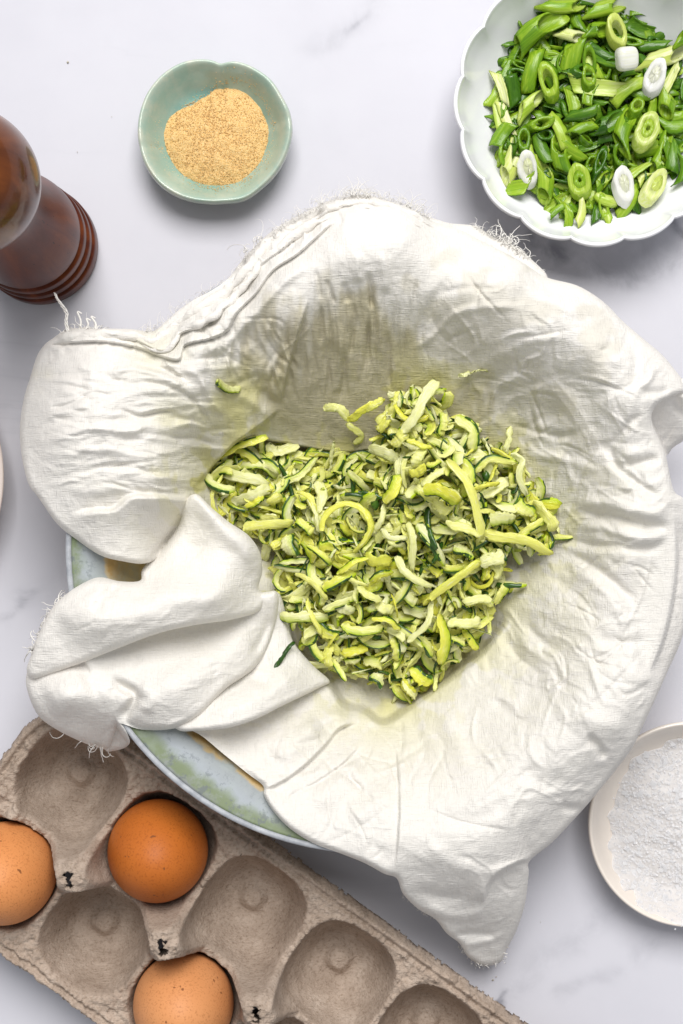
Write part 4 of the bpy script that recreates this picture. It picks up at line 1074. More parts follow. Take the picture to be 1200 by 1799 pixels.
# ------------------------------------------------------------------ celadon dish with garlic powder
def radial(pts, c):
    p = np.asarray(pts, float) - c
    a = np.arctan2(-p[:, 1], p[:, 0]); r = np.hypot(p[:, 0], p[:, 1])
    o = np.argsort(a); a, r = a[o], r[o]
    a = np.concatenate([a[-3:] - 2 * math.pi, a, a[:3] + 2 * math.pi]); r = np.concatenate([r[-3:], r, r[:3]])
    def f(t):
        t = (np.asarray(t) + math.pi) % (2 * math.pi) - math.pi
        s = sum(np.interp(t + d, a, r) * w for d, w in ((-0.06, .25), (0, .5), (0.06, .25)))
        return s
    return f
def garlic():
    C0 = np.array([377., 230.])
    rim = radial([(241,230),(245,195),(260,157),(285,127),(317,107),(342,101),(370,102),(388,109),(392,109),(405,104),(430,109),(455,122),(475,137),(495,167),(510,197),(514,230),(507,262),(490,297),(462,327),(430,350),(392,355),(355,355),(317,347),(280,325),(257,295),(245,262)], C0)
    zr_ = 0.019
    x, y, _ = P(C0[0], C0[1], zr_)
    k = PX * (H - zr_) / H
    root = thing('pinch_dish', 'small uneven celadon green ceramic dish holding garlic powder', 'dish', (x, y, 0))
    prof = smooth_prof([(0.002, 0.0046), (0.35, 0.0046), (0.58, 0.0050), (0.68, 0.0068), (0.78, 0.0110), (0.87, 0.0158), (0.935, 0.0186), (0.972, 0.0190), (0.998, 0.0172), (0.995, 0.0140), (0.94, 0.0090), (0.82, 0.0030), (0.70, 0.0006), (0.002, 0.0006)], 5)
    def rf(T, R, Z):
        f = rim(T) * k
        mean = 0.0338
        return R * (mean + (f - mean) * sstep(0.3, 0.95, R))
    def zf(T, R, Z):
        Z = Z * (1 + 0.05 * np.sin(2 * T + 1) * sstep(0.008, 0.018, Z))
        for (a, w, dep) in [(math.radians(86), 0.05, 0.0010), (math.radians(192), 0.035, 0.0009), (math.radians(10), 0.06, 0.0008)]:
            Z = Z - dep * np.exp(-((T - a) / w) ** 2) * sstep(0.006, 0.014, Z)
        return Z
    m = NT('celadon'); m.set(Roughness=0.22); m.b.inputs['Coat Weight'].default_value = 0.4
    tc = m.n('ShaderNodeTexCoord'); sp = m.n('ShaderNodeSeparateXYZ'); m.l(tc.outputs['Object'], sp.inputs[0])
    r = m.math('SQRT', m.math('ADD', m.math('POWER', sp.outputs[0], 2), m.math('POWER', sp.outputs[1], 2)))
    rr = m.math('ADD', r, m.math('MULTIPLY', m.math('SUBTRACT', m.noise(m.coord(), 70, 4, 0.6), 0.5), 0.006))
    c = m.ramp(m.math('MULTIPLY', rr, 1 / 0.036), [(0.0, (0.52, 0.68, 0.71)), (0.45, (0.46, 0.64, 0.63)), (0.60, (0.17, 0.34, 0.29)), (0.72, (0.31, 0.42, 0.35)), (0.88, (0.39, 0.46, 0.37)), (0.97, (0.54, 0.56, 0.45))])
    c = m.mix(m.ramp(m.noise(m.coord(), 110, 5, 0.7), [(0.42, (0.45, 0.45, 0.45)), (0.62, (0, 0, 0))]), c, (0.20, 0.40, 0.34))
    c = m.mix(m.ramp(m.noise(m.coord(), 40, 4, 0.6), [(0.5, (0, 0, 0)), (0.75, (0.4, 0.4, 0.4))]), c, (0.60, 0.66, 0.55))
    m.l(c, m.b.inputs['Base Color'])
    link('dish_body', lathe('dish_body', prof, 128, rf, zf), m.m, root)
    # powder
    C1 = np.array([380., 238.])
    pr = radial([(280,240),(287,215),(312,192),(337,182),(365,165),(385,149),(410,146),(437,156),(460,180),(474,210),(475,240),(465,270),(445,300),(415,320),(380,326),(350,320),(317,302),(295,275)], C1)
    kz = PX * (H - 0.010) / H
    x1, y1, _ = P(C1[0], C1[1], 0.010)
    rs = np.linspace(0, 1, 70); th = np.arange(220) * 2 * math.pi / 220
    R, T = np.meshgrid(rs, th, indexing='ij')
    rad = R * pr(T) * kz * (1 + 0.015 * vnoise(T * 20, R * 3, 4))
    X = rad * np.cos(T); Y = rad * np.sin(T)
    Z = 0.0049 + 0.0062 * (1 - R ** 2.6) + 0.0018 * R ** 3 + 0.0006 * fbm(X * 300, Y * 300, 3, 3) + 0.00035 * vnoise(X * 1900, Y * 1900, 8)
    n0, n1 = R.shape
    i = np.arange(n0 - 1)[:, None]; j = np.arange(n1)[None, :]
    a = i * n1 + j; b = i * n1 + (j + 1) % n1
    q = np.stack([a, a + n1, b + n1, b], -1).reshape(-1, 4)
    V = [np.stack([X, Y, Z], -1).reshape(-1, 3)]; F = [q]; off = n0 * n1
    # loose grains on the surface and scattered on the dish wall
    octv = np.array([[1,0,0],[-1,0,0],[0,1,0],[0,-1,0],[0,0,1],[0,0,-1]], float)
    octf = np.array([[0,2,4,4],[2,1,4,4],[1,3,4,4],[3,0,4,4],[2,0,5,5],[1,2,5,5],[3,1,5,5],[0,3,5,5]])[:, :3]
    tri = []
    rg = np.random.default_rng(2)
    gv = []; gf = []; go = 0
    for kk in range(4200):
        t = rg.uniform(0, 6.283)
        if kk < 3500:
            f = math.sqrt(rg.uniform()); rr_ = f * float(pr(t)) * kz
            z = 0.0049 + 0.0062 * (1 - f ** 2.6) + 0.0018 * f ** 3 + 0.0002
        else:
            f = rg.uniform(1.0, 1.09) if rg.uniform() < 0.75 else rg.uniform(1.0, 1.22); rr_ = f * float(pr(t)) * kz
            xx = x1 - x + rr_ * math.cos(t); yy = y1 - y + rr_ * math.sin(t)
            fr = math.hypot(xx, yy) / (float(rim(math.atan2(yy, xx))) * k)
            if fr > 0.93: continue
            z = float(np.interp(fr, prof[:30, 0], prof[:30, 1])) + 0.0003
        s = rg.uniform(0.00014, 0.0003)
        gv.append(octv * s * rg.uniform(0.7, 1.3, (6, 1)) + np.array([rr_ * math.cos(t), rr_ * math.sin(t), z])); gf.append(octf + go); go += 6
    m3 = NT('garlic'); m3.set(Roughness=0.9); m3.b.inputs['Specular IOR Level'].default_value = 0.15
    v = m3.coord()
    n = m3.noise(v, 2300, 2, 0.6)
    m3.l(m3.ramp(n, [(0.25, (0.60, 0.32, 0.085)), (0.42, (0.73, 0.46, 0.17)), (0.6, (0.80, 0.57, 0.27)), (0.75, (0.84, 0.69, 0.43))]), m3.b.inputs['Base Color'])
    m3.l(m3.bump(m3.noise(v, 1700, 2, 0.6), 0.9, 0.0006), m3.b.inputs['Normal'])
    pw = link('garlic_powder', mk_mesh('garlic_powder', np.vstack(V), np.vstack(F)), m3.m, None, (x1, y1, 0))
    tag(pw, 'mound of coarse golden garlic powder in the celadon dish', 'garlic powder', None, 'stuff')
    g = link('loose_grains', mk_mesh('loose_grains', np.vstack(gv), np.vstack(gf), False), m3.m, pw); g['kind'] = 'stuff'
garlic()

# ------------------------------------------------------------------ scalloped bowl with scallions
SBZ = 0.034
def scallop():
    x, y, _ = P(1050, 180, SBZ)
    k = PX * (H - SBZ) / H
    root = thing('scalloped_bowl', 'white milk glass bowl with scalloped rim holding sliced scallions', 'bowl', (x, y, 0))
    R = 252 * k
    prof = smooth_prof([(0.001, 0.0050), (0.45, 0.0050), (0.62, 0.0065), (0.76, 0.0120), (0.88, 0.0215), (0.95, 0.0300), (0.972, 0.0335), (0.985, 0.0342), (0.999, 0.0336), (1.0, 0.0315), (0.975, 0.0280), (0.90, 0.0185), (0.78, 0.0090), (0.62, 0.0030), (0.52, 0.0005), (0.001, 0.0005)], 5)
    def rf(T, Rr, Z):
        c = np.abs(np.cos(8 * (T + math.pi / 2)))   # 16 lobes, one pointing down the picture
        lob = 1.004 - 0.036 * (1 - np.clip(c, 0, 1) ** 0.7)
        f = sstep(0.84, 1.0, Rr) * 0.94 + 0.06 * sstep(0.5, 0.84, Rr)
        return R * Rr * (1 - f + f * lob)
    m = NT('milk_glass'); m.set(Base_Color=(0.86, 0.87, 0.89, 1), Roughness=0.16); m.b.inputs['Coat Weight'].default_value = 0.3
    m.l(m.bump(m.noise(m.coord(), 25, 2, 0.5), 0.08, 0.002), m.b.inputs['Normal'])
    link('bowl_body', lathe('bowl_body', prof, 320, rf), m.m, root)
    return x, y
sbx, sby = scallop()

def mat_scallion(name, stops, translucent=0.25):
    m = NT(name); m.set(Roughness=0.26); m.b.inputs['Specular IOR Level'].default_value = 0.45
    rnd = m.rand()
    v = m.coord((30, 1100, 1100)); st = m.noise(v, 1, 3, 0.6)
    a = m.attr('shade')
    f = m.math('ADD', m.math('MULTIPLY', a, 0.75), m.math('ADD', m.math('MULTIPLY', m.math('SUBTRACT', st, 0.5), 1.0), m.math('MULTIPLY', m.math('SUBTRACT', rnd, 0.5), 0.35)), True)
    c = m.ramp(f, stops)
    m.l(c, m.b.inputs['Base Color'])
    m.l(m.bump(st, 0.35, 0.0005), m.b.inputs['Normal'])
    tr = m.n('ShaderNodeBsdfTranslucent'); m.l(c, tr.inputs[0])
    mx = m.n('ShaderNodeMixShader'); mx.inputs[0].default_value = translucent
    m.l(m.b.outputs[0], mx.inputs[1]); m.l(tr.outputs[0], mx.inputs[2]); m.l(mx.outputs[0], m.out.inputs[0])
    return m.m
SM = {
 'd': mat_scallion('scallion_dark', [(0, (0.022, 0.085, 0.004)), (0.4, (0.065, 0.185, 0.008)), (0.7, (0.14, 0.30, 0.014)), (1, (0.28, 0.46, 0.045))]),
 'm': mat_scallion('scallion_mid', [(0, (0.075, 0.20, 0.006)), (0.4, (0.19, 0.37, 0.012)), (0.7, (0.34, 0.52, 0.03)), (1, (0.54, 0.67, 0.13))]),
 'l': mat_scallion('scallion_light', [(0, (0.20, 0.40, 0.015)), (0.4, (0.38, 0.56, 0.04)), (0.7, (0.56, 0.69, 0.14)), (1, (0.76, 0.80, 0.40))]),
 'p': mat_scallion('scallion_pale', [(0, (0.50, 0.62, 0.08)), (0.4, (0.66, 0.74, 0.20)), (0.7, (0.76, 0.80, 0.42)), (1, (0.84, 0.85, 0.66))]),
 'w': mat_scallion('scallion_white', [(0, (0.66, 0.72, 0.30)), (0.35, (0.80, 0.82, 0.62)), (0.7, (0.86, 0.86, 0.82)), (1, (0.88, 0.88, 0.86))]),
}
sr = np.random.default_rng(21)
def arc_mesh(L, r, a0, a1, thick, skew0, skew1, squash=0.7, taper=1.0, bend=0.0, nl=9, na=14, closed=False):
    """a (part of a) leaf tube along x, open ends cut obliquely"""
    x = np.linspace(-.5, .5, nl)
    A = np.linspace(a0, a1, na)
    V = []
    sh = []
    for lay, rr_ in ((0, r), (1, max(r - thick, r * 0.25))):
        X, AA = np.meshgrid(x, A, indexing='ij')
        rad = rr_ * (1 + (taper - 1) * (X + .5))
        xx = X * L + np.where(X < 0, skew0, skew1) * np.abs(X) * 2 * np.sin(AA) * r * 1.0
        if closed: xx = xx - np.where(X < 0, -0.4, 1.3) * np.abs(X) * 2 * np.cos(AA) * r
        yy = rad * np.sin(AA) ; zz = rad * np.cos(AA) * squash
        zz = zz - bend * (X ** 2) * L * 4 * 0.25
        V.append(np.stack([xx, yy, zz], -1).reshape(-1, 3))
        sh.append((0.45 + 0.25 * np.sin(AA * 1.5 + 1) * (1 - lay) + 0.35 * lay + 0.15 * X).ravel())
    n = nl * na
    i = np.arange(nl - 1)[:, None]; j = np.arange(na - 1)[None, :]
    a = i * na + j
    F = [np.stack([a, a + 1, a + na + 1, a + na], -1).reshape(-1, 4), np.stack([a, a + na, a + na + 1, a + 1], -1).reshape(-1, 4) + n]
    jj = np.arange(na - 1)
    F.append(np.stack([jj, jj + n, jj + 1 + n, jj + 1], -1)); e = (nl - 1) * na
    F.append(np.stack([e + jj, e + jj + 1, e + jj + 1 + n, e + jj + n], -1))
    if not closed:
        ii = np.arange(nl - 1) * na
        F.append(np.stack([ii, ii + na, ii + na + n, ii + n], -1)); ii = ii + na - 1
        F.append(np.stack([ii, ii + n, ii + na + n, ii + na], -1))
    return np.vstack(V), np.vstack(F), np.concatenate(sh)

def ring_mesh(a, b, h, radii, obl=0.6):
    """slice across a stalk: nested rings, elliptical outline a x b, thickness h"""
    V = []; F = []; S = []; off = 0; n = 30
    th = np.arange(n) * 2 * math.pi / n
    ir = 1 + 0.045 * np.sin(2 * th + sr.uniform(0, 6)) + 0.035 * np.sin(3 * th + sr.uniform(0, 6)) + 0.02 * np.sin(5 * th + sr.uniform(0, 6)); ox, oy = sr.normal(size=2) * 0.05
    for (r0, r1, zt, s0_, s1_) in radii:
        prof = [(r1, -h / 2), (r1 * 1.0, h * 0.40 * zt), (r1 * (.95 if r1 > 0.9 else 0.995), h / 2 * zt), (r0 * 1.01, h / 2 * zt), (r0, h * 0.42 * zt), (r0, -h / 2)]
        ss = [s1_, s1_, (s0_ + s1_) / 2, (s0_ + s1_) / 2, s0_, s0_]
        for (r, z), sh in zip(prof, ss):
            X = a * (r * np.cos(th) * ir + ox * (1 - r)); Y = b * (r * np.sin(th) * ir + oy * (1 - r))
            V.append(np.stack([X + obl * z, Y, np.full(n, z) + 0.12 * X * obl], -1)); S.append(np.full(n, sh))
        m = len(prof)
        i = np.arange(m - 1)[:, None]; j = np.arange(n)[None, :]
        q0 = off + i * n + j; q1 = off + i * n + (j + 1) % n
        F.append(np.stack([q0, q1, q1 + n, q0 + n], -1).reshape(-1, 4)); off += m * n
    return np.vstack(V), np.vstack(F), np.concatenate(S)

def sregion(u, v):
    a = 'upper' if v < 110 else ('lower' if v > 260 else 'middle'); b = 'left' if u < 975 else ('right' if u > 1105 else 'centre')
    return 'in the %s %s of the scallion pile' % (a, b)
SG = 'sliced scallion pieces in the scalloped bowl'
CN = {'d': 'dark green', 'm': 'bright green', 'l': 'light green', 'p': 'pale yellow-green', 'w': 'white'}
def floor_z(u, v):
    d = math.hypot(u - 1050, v - 180) / 252
    return float(np.interp(d, [0, .45, .62, .76, .88, .97], [5, 5, 6.5, 12, 21.5, 33.5]))
def scallion(typ, u, v, ang, Lp, Wp, col, z, label=None, tilt=None):
    k = 0.000262
    L = Lp * k * (0.97 if typ in 'ft' else 0.96); W = Wp * k * (1.06 if typ in 'ft' else 0.93)
    if typ == 't':
        V, F, S = arc_mesh(L * 0.82, W / 2, 0, 2 * math.pi, 0.0011, sr.uniform(0.5, 1.3), sr.uniform(0.5, 1.3), 0.72, sr.uniform(0.9, 1.1), 0.1, 9, 20, True)
        nm = 'tube'
    elif typ == 'f':
        V, F, S = arc_mesh(L * 0.95, W / 2 / math.sin(1.1), -1.1, 1.1, 0.0006, sr.uniform(-1.1, 1.1), sr.uniform(-1.1, 1.1), sr.uniform(0.35, 0.9) * sr.choice([1, 1, -0.7]), sr.uniform(0.6, 1.05), sr.uniform(-0.3, 0.5), 11, 10)
        V[:, 2] -= W * 0.25
        nm = 'leaf piece'
    elif typ == 'r':
        V, F, S = ring_mesh(L / 2, W / 2, 0.0042, [(0.54, 1.0, 1.0, 1.0, 0.75), (0.16, 0.541, 0.985, 0.55, 0.35)])
        nm = 'ring'
    elif typ == 'o':
        V, F, S = ring_mesh(L / 2, W / 2, 0.0045, [(0.55, 1.0, 1.0, 0.8, 0.25)])
        nm = 'hollow ring'
    else:   # solid oblique slice
        V, F, S = ring_mesh(L / 2, W / 2, 0.0044, [(0.50, 1.0, 1.0, 0.95, 0.95), (0.02, 0.499, 0.985, 0.45, 0.5)])
        nm = 'slice'
    if typ in 'ft':
        a_ = V[:, 0] / L * sr.uniform(-0.5, 0.5); V = np.stack([V[:, 0], V[:, 1] * np.cos(a_) - V[:, 2] * np.sin(a_), V[:, 1] * np.sin(a_) + V[:, 2] * np.cos(a_)], 1)
        V[:, 1] += V[:, 0] ** 2 / L * sr.uniform(-0.6, 0.6)
    V = V + 0.00010 * sr.normal(size=V.shape)
    me = mk_mesh('scallion_piece', V, F); attr(me, 'shade', np.clip(S, 0, 1))
    o = link('scallion_piece', me, SM[col], None, P(u, v, z * 0.001))
    tl = tilt if tilt is not None else (sr.normal() * 0.22, sr.normal() * 0.14)
    o.rotation_euler = (Matrix.Rotation(math.radians(ang), 3, 'Z') @ Matrix.Rotation(tl[1], 3, 'Y') @ Matrix.Rotation(tl[0], 3, 'X')).to_euler()
    tag(o, label or ('%s scallion %s on top %s' % (CN[col], nm, sregion(u, v))), 'scallion piece', SG)
    return o
SL = [
 ('t',990,12,5,92,27,'l'),('t',935,55,38,96,36,'m'),('f',1002,106,80,62,34,'m'),('o',964,145,105,64,36,'l'),('f',880,152,-75,64,16,'p'),('f',902,160,95,62,28,'d'),('f',933,125,75,84,28,'m'),('t',930,183,40,58,24,'l'),
 ('f',963,100,0,54,32,'m'),('t',1003,62,-15,52,20,'p'),('f',1048,151,-5,96,30,'l'),('t',1065,13,15,78,28,'l'),('f',1133,25,-15,104,42,'d'),('o',1083,58,110,64,36,'p'),('f',1147,58,-5,90,28,'d'),('f',1180,73,10,64,26,'m'),
 ('t',1163,103,15,96,30,'p'),('s',1150,138,65,64,40,'w'),('f',1177,140,60,78,18,'p'),('f',1103,153,35,80,24,'l'),('t',1047,52,5,46,26,'m'),('f',1055,92,-25,60,20,'d'),('f',1147,80,5,60,20,'d'),('t',1172,177,85,54,30,'m'),
 ('f',880,235,55,52,30,'m'),('f',888,207,-70,66,16,'p'),('t',899,252,90,40,22,'d'),('t',898,292,65,54,30,'p'),('s',927,298,105,66,36,'w'),('f',880,273,100,36,10,'m'),('f',908,328,5,46,26,'m'),('t',959,318,93,68,31,'l'),('t',983,280,105,72,27,'m'),
 ('o',920,250,90,48,24,'m'),('f',938,283,110,58,14,'l'),('f',953,263,115,64,24,'d'),('f',985,227,115,74,24,'l'),('f',1003,267,-35,60,26,'m'),('r',1018,320,100,62,42,'l'),('f',978,368,35,32,14,'m'),('f',1002,377,100,58,18,'m'),('f',1023,372,80,50,18,'p'),
 ('o',948,218,20,48,24,'m'),('f',1023,202,10,60,20,'d'),('t',1093,227,70,80,29,'m'),('r',1135,232,65,66,44,'l'),('f',1138,262,15,54,28,'m'),('o',1090,277,100,48,28,'m'),('f',1123,295,35,48,18,'l'),('s',1095,328,100,66,40,'w'),('t',1157,288,60,48,28,'m'),
 ('s',1148,330,60,68,38,'p'),('f',1107,357,60,66,20,'l'),('f',1185,272,80,64,28,'d'),('f',1065,352,-20,46,20,'l'),('t',1053,322,45,40,24,'m'),('f',1050,368,80,44,16,'d'),('o',1053,288,70,58,20,'d'),('f',1037,258,20,44,14,'d'),('f',1025,223,20,48,20,'m'),
 ('t',1063,220,20,46,28,'d'),('f',1128,310,45,24,16,'p'),('f',1195,205,20,44,24,'m'),('f',1183,222,0,50,26,'m'),('t',1168,250,70,52,22,'m'),('f',1210,140,70,60,26,'d'),('t',1215,60,20,60,26,'m'),('f',1205,300,80,50,22,'d')]
SLAB = {17: 'white scallion slice with yellow core lying over a pale stalk at right', 28: 'white oval scallion slice at the lower left of the scallion pile', 49: 'white oval scallion slice at the lower right of the scallion pile', 38: 'round scallion ring with lime rim at the bottom of the pile', 45: 'pale scallion ring with hollow core right of the pile centre', 1: 'large green scallion tube at the upper left of the pile', 12: 'wide dark green scallion leaf at the top right of the pile', 31: 'upright green scallion tube with open end at the bottom left of the pile', 3: 'oval lime scallion ring left of the pile centre', 13: 'pale oval scallion slice just above the white chunk', 51: 'lime oval scallion slice at the lower right edge of the pile'}
for i, s in enumerate(SL):
    typ, u, v, ang, Lp, Wp, col = s
    mid = max(0.0, 1 - math.hypot(u - 1040, v - 170) / 190)
    z = floor_z(u, v) + 4.5 + 14 * mid ** 0.8 + (3.5 if typ in 'rs' else 0) + sr.uniform(0, 2)
    scallion(typ, u, v, ang, Lp, Wp, col, z, SLAB.get(i))
# the white chunk
def chunk():
    n = 12; a = np.linspace(-1, 1, n); Vv = []; Ff = []; off = 0
    for ax in range(3):
        for sg in (-1, 1):
            A, B = np.meshgrid(a, a, indexing='ij'); c = np.empty((n, n, 3)); c[..., ax] = sg; c[..., (ax + 1) % 3] = A; c[..., (ax + 2) % 3] = B
            c = c.reshape(-1, 3); c = c / (np.abs(c) ** 3.4).sum(1)[:, None] ** (1 / 3.4)
            Vv.append(c); idx = np.arange(n * n).reshape(n, n) + off
            q = np.stack([idx[:-1, :-1], idx[1:, :-1], idx[1:, 1:], idx[:-1, 1:]], -1).reshape(-1, 4)
            Ff.append(q if sg > 0 else q[:, ::-1]); off += n * n
    V = np.vstack(Vv); F = np.vstack(Ff)
    V = V * np.array([0.0050, 0.0054, 0.0046]) * (1 + 0.05 * vnoise(V[:, 0] * 2 + 5, V[:, 1] * 2 + V[:, 2], 3))[:, None]
    me = mk_mesh('scallion_piece', V, F); attr(me, 'shade', np.ones(len(V)))
    o = link('scallion_piece', me, SM['w'], None, P(1101, 103, 0.029)); o.rotation_euler = (0.25, 0.1, 0.15)
    tag(o, 'squarish white scallion chunk on top of the green pieces', 'scallion piece', SG)
chunk()
for k in range(230):
    while True:
        u = sr.uniform(868, 1215); v = sr.uniform(-30, 385)
        if math.hypot((u - 1045) / 172, (v - 185) / 190) < 1: break
    mid = max(0.0, 1 - math.hypot(u - 1040, v - 170) / 190)
    z = floor_z(u, v) + 2.0 + sr.uniform(0, 16) * mid ** 0.7
    col = sr.choice(['d', 'd', 'm', 'm', 'm', 'm', 'l']); typ = sr.choice(['f', 'f', 'f', 'f', 't', 'o'])
    scallion(typ, u, v, sr.uniform(0, 180), sr.uniform(30, 66), sr.uniform(13, 30), col, z, '%s scallion piece partly covered by others %s' % (CN[col], sregion(u, v)))

def scallion_fill():
    acc = {'d': ([], [], []), 'm': ([], [], [])}; off = {'d': 0, 'm': 0}
    for k in range(330):
        while True:
            u = sr.uniform(868, 1230); v = sr.uniform(-40, 385)
            if math.hypot((u - 1045) / 165, (v - 180) / 185) < 1: break
        mid = max(0.0, 1 - math.hypot(u - 1040, v - 170) / 190)
        z = (floor_z(u, v) + 1.5 + sr.uniform(0, 13) * mid ** 0.7) * 0.001
        c = 'd' if k % 5 < 2 else 'm'
        L = sr.uniform(26, 60) * 0.00026; W = sr.uniform(8, 22) * 0.00026
        V, F, S = arc_mesh(L, W / 2 / math.sin(1.1), -1.1, 1.1, 0.0006, sr.uniform(-1, 1), sr.uniform(-1, 1), sr.uniform(0.3, 0.8), sr.uniform(0.5, 1.05), sr.uniform(-0.3, 0.5), 7, 7)
        V[:, 1] += V[:, 0] ** 2 / L * sr.uniform(-0.7, 0.7)
        R = np.array(Matrix.Rotation(sr.uniform(0, 6.28), 3, 'Z') @ Matrix.Rotation(sr.normal() * 0.3, 3, 'X') @ Matrix.Rotation(sr.normal() * 0.25, 3, 'Y'))
        acc[c][0].append(V @ R.T + np.array(P(u, v, z))); acc[c][1].append(F + off[c]); acc[c][2].append(np.clip(S + sr.normal() * 0.15, 0, 1)); off[c] += len(V)
    par = None
    for c in 'dm':
        me = mk_mesh('scallion_heap', np.vstack(acc[c][0]), np.vstack(acc[c][1])); attr(me, 'shade', np.concatenate(acc[c][2]))
        o = link('scallion_heap' if par is None else 'slivers', me, SM[c], par)
        if par is None:
            tag(o, 'buried lower layer of thin green scallion slivers in the scalloped bowl', 'scallions', None, 'stuff'); par = o
        else: o['kind'] = 'stuff'
scallion_fill()

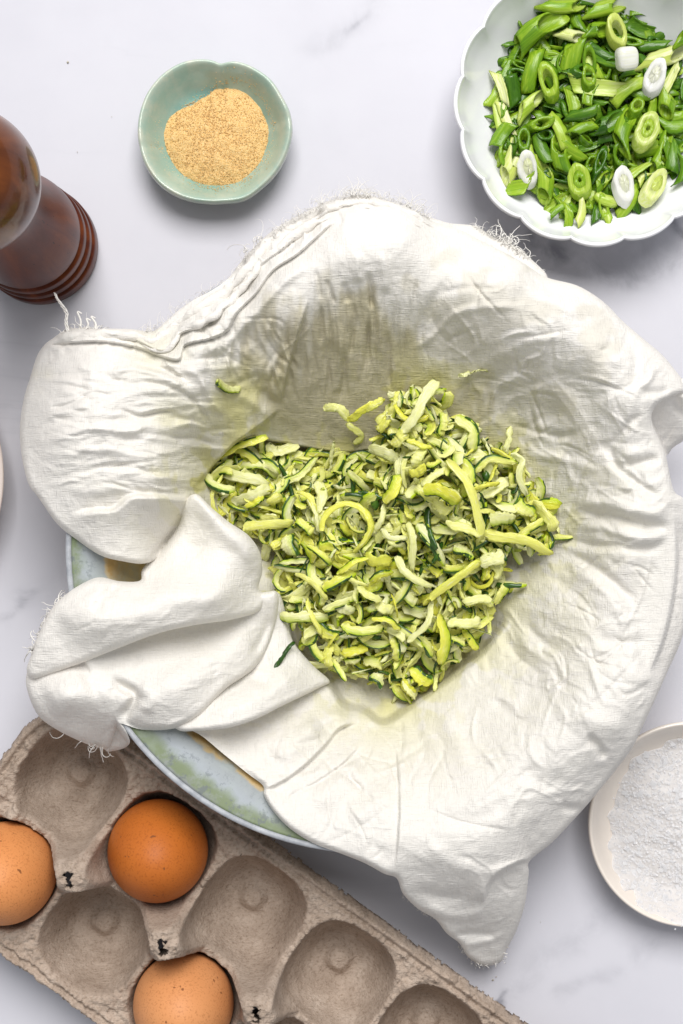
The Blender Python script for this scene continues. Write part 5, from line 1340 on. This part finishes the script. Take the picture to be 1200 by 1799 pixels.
# ------------------------------------------------------------------ salt plate
def salt():
    zp = 0.020
    x, y, _ = P(1215, 1449, zp)
    k = PX * (H - zp) / H; R = 181 * k
    root = thing('salt_dish', 'round cream ceramic dish of flaky salt at the right edge', 'dish', (x, y, 0))
    prof = smooth_prof([(0.001, 0.0040), (0.55, 0.0040), (0.72, 0.0052), (0.84, 0.0100), (0.93, 0.0170), (0.965, 0.0198), (0.985, 0.0203), (0.999, 0.0194), (0.995, 0.0172), (0.95, 0.0120), (0.83, 0.0045), (0.70, 0.0006), (0.001, 0.0006)], 5)
    m = mottled('cream_glaze', (0.74, 0.67, 0.60), (0.79, 0.725, 0.655), 20, 0.25, 0.5, 0.05, 40, 0.2)
    pr2 = prof.copy(); pr2[:, 0] *= R
    link('dish_body', lathe('dish_body', pr2, 128), m.m, root)
    C1 = (1225, 1455)
    kz = PX * (H - 0.008) / H
    x1, y1, _ = P(*C1, 0.008)
    rs = np.linspace(0, 1, 80); th = np.arange(240) * 2 * math.pi / 240
    Rr, T = np.meshgrid(rs, th, indexing='ij')
    edge = 164 + 26 * vnoise(T * 2.2 + 3, T * 0, 5) + 14 * vnoise(T * 9, T * 0, 7)
    rad = Rr * edge * kz
    X = rad * np.cos(T); Y = rad * np.sin(T)
    base = np.interp(np.hypot(X + x1 - x, Y + y1 - y) / R, prof[:30, 0], prof[:30, 1])
    Z = base + 0.0002 + (1 - Rr ** 2) ** 0.7 * 0.0065 + (1 - Rr ** 4) * (0.0034 * fbm(X * 60, Y * 60, 3, 4) + 0.0005 * vnoise(X * 700, Y * 700, 12))
    n0, n1 = Rr.shape
    i = np.arange(n0 - 1)[:, None]; j = np.arange(n1)[None, :]
    a = i * n1 + j; b = i * n1 + (j + 1) % n1
    q = np.stack([a, a + n1, b + n1, b], -1).reshape(-1, 4)
    ms = NT('salt'); ms.set(Base_Color=(0.95, 0.95, 0.96, 1), Roughness=0.4); ms.b.inputs['Specular IOR Level'].default_value = 0.5
    ms.l(ms.bump(ms.noise(ms.coord(), 900, 3, 0.7), 0.18, 0.0004), ms.b.inputs['Normal'])
    tr = ms.n('ShaderNodeBsdfTranslucent'); tr.inputs[0].default_value = (0.96, 0.96, 0.97, 1)
    mx = ms.n('ShaderNodeMixShader'); mx.inputs[0].default_value = 0.6
    ms.l(ms.b.outputs[0], mx.inputs[1]); ms.l(tr.outputs[0], mx.inputs[2]); ms.l(mx.outputs[0], ms.out.inputs[0])
    heap = link('flaky_salt', mk_mesh('flaky_salt', np.stack([X, Y, Z], -1).reshape(-1, 3), q), ms.m, None, (x1, y1, 0))
    tag(heap, 'loose heap of white flaky salt in the cream dish', 'salt', None, 'stuff')
    box = np.array([[-1,-1,-1],[1,-1,-1],[1,1,-1],[-1,1,-1],[-1,-1,1],[1,-1,1],[1,1,1],[-1,1,1]], float)
    bf = np.array([[0,3,2,1],[4,5,6,7],[0,1,5,4],[1,2,6,5],[2,3,7,6],[3,0,4,7]])
    rg = np.random.default_rng(9); V = []; F = []; off = 0
    for kk in range(5200):
        f = math.sqrt(rg.uniform()) * (1.06 if kk % 12 == 0 else 0.99); t = rg.uniform(0, 6.283)
        ii = min(n0 - 1, int(f * (n0 - 1))); jj = int(t / 6.2832 * n1) % n1
        sc_ = f / max(1e-3, rs[ii])
        p = np.array([X[ii, jj] * sc_, Y[ii, jj] * sc_, Z[ii, jj] + 0.0004])
        big = rg.uniform() < 0.02
        s = np.array([1, rg.uniform(0.5, 1), rg.uniform(0.12, 0.3)]) * (rg.uniform(0.0009, 0.0016) if big else rg.uniform(0.00022, 0.0006))
        Rm = np.array(Matrix.Rotation(rg.uniform(0, 6.28), 3, 'Z') @ Matrix.Rotation(rg.normal() * 0.25, 3, 'X') @ Matrix.Rotation(rg.normal() * 0.25, 3, 'Y'))
        V.append((box * s) @ Rm.T + p); F.append(bf + off); off += 8
    fl = link('salt_flakes', mk_mesh('salt_flakes', np.vstack(V), np.vstack(F), False), ms.m, heap); fl['kind'] = 'stuff'
salt()

# ------------------------------------------------------------------ pale dish just entering at the left edge
def left_dish():
    zp = 0.018
    x, y, _ = P(-274, 838, zp); k = PX * (H - zp) / H; R = 280 * k
    root = thing('side_dish', 'pale pinkish dish of which only the rim shows at the left edge', 'dish', (x, y, 0))
    prof = smooth_prof([(0.001, 0.0040), (0.6, 0.0040), (0.78, 0.0055), (0.90, 0.0120), (0.965, 0.0172), (0.985, 0.0180), (0.999, 0.0172), (0.99, 0.0150), (0.92, 0.0090), (0.75, 0.0010), (0.001, 0.0006)], 5)
    prof[:, 0] *= R
    m = mottled('pink_glaze', (0.74, 0.64, 0.58), (0.78, 0.69, 0.63), 20, 0.3, 0.5)
    link('dish_body', lathe('dish_body', prof, 160), m.m, root)
left_dish()

# ------------------------------------------------------------------ specks on the marble
def crumbs():
    rg = np.random.default_rng(4)
    mt = simple('crumb', (0.55, 0.50, 0.38), 0.8, 0.2).m
    oc = np.array([[1,0,0],[0,1,0],[-1,0,0],[0,-1,0],[0,0,.8],[0,0,-.5]], float)
    of = np.array([[0,1,4],[1,2,4],[2,3,4],[3,0,4],[1,0,5],[2,1,5],[3,2,5],[0,3,5]])
    V = []; F = []; off = 0
    for (u, v, s) in [(119,109,4),(136,267,2),(196,205,2),(866,1722,4),(872,1716,3),(950,1620,2)]:
        p = P(u, v, 0.0006)
        V.append(oc * s * 0.00014 * rg.uniform(0.6, 1.2, (6, 3)) + np.array(p)); F.append(of + off); off += 6
    o = link('crumbs', mk_mesh('crumbs', np.vstack(V), np.vstack(F)), mt)
    tag(o, 'tiny stray crumbs scattered on the white marble', 'crumbs', None, 'stuff')
crumbs()
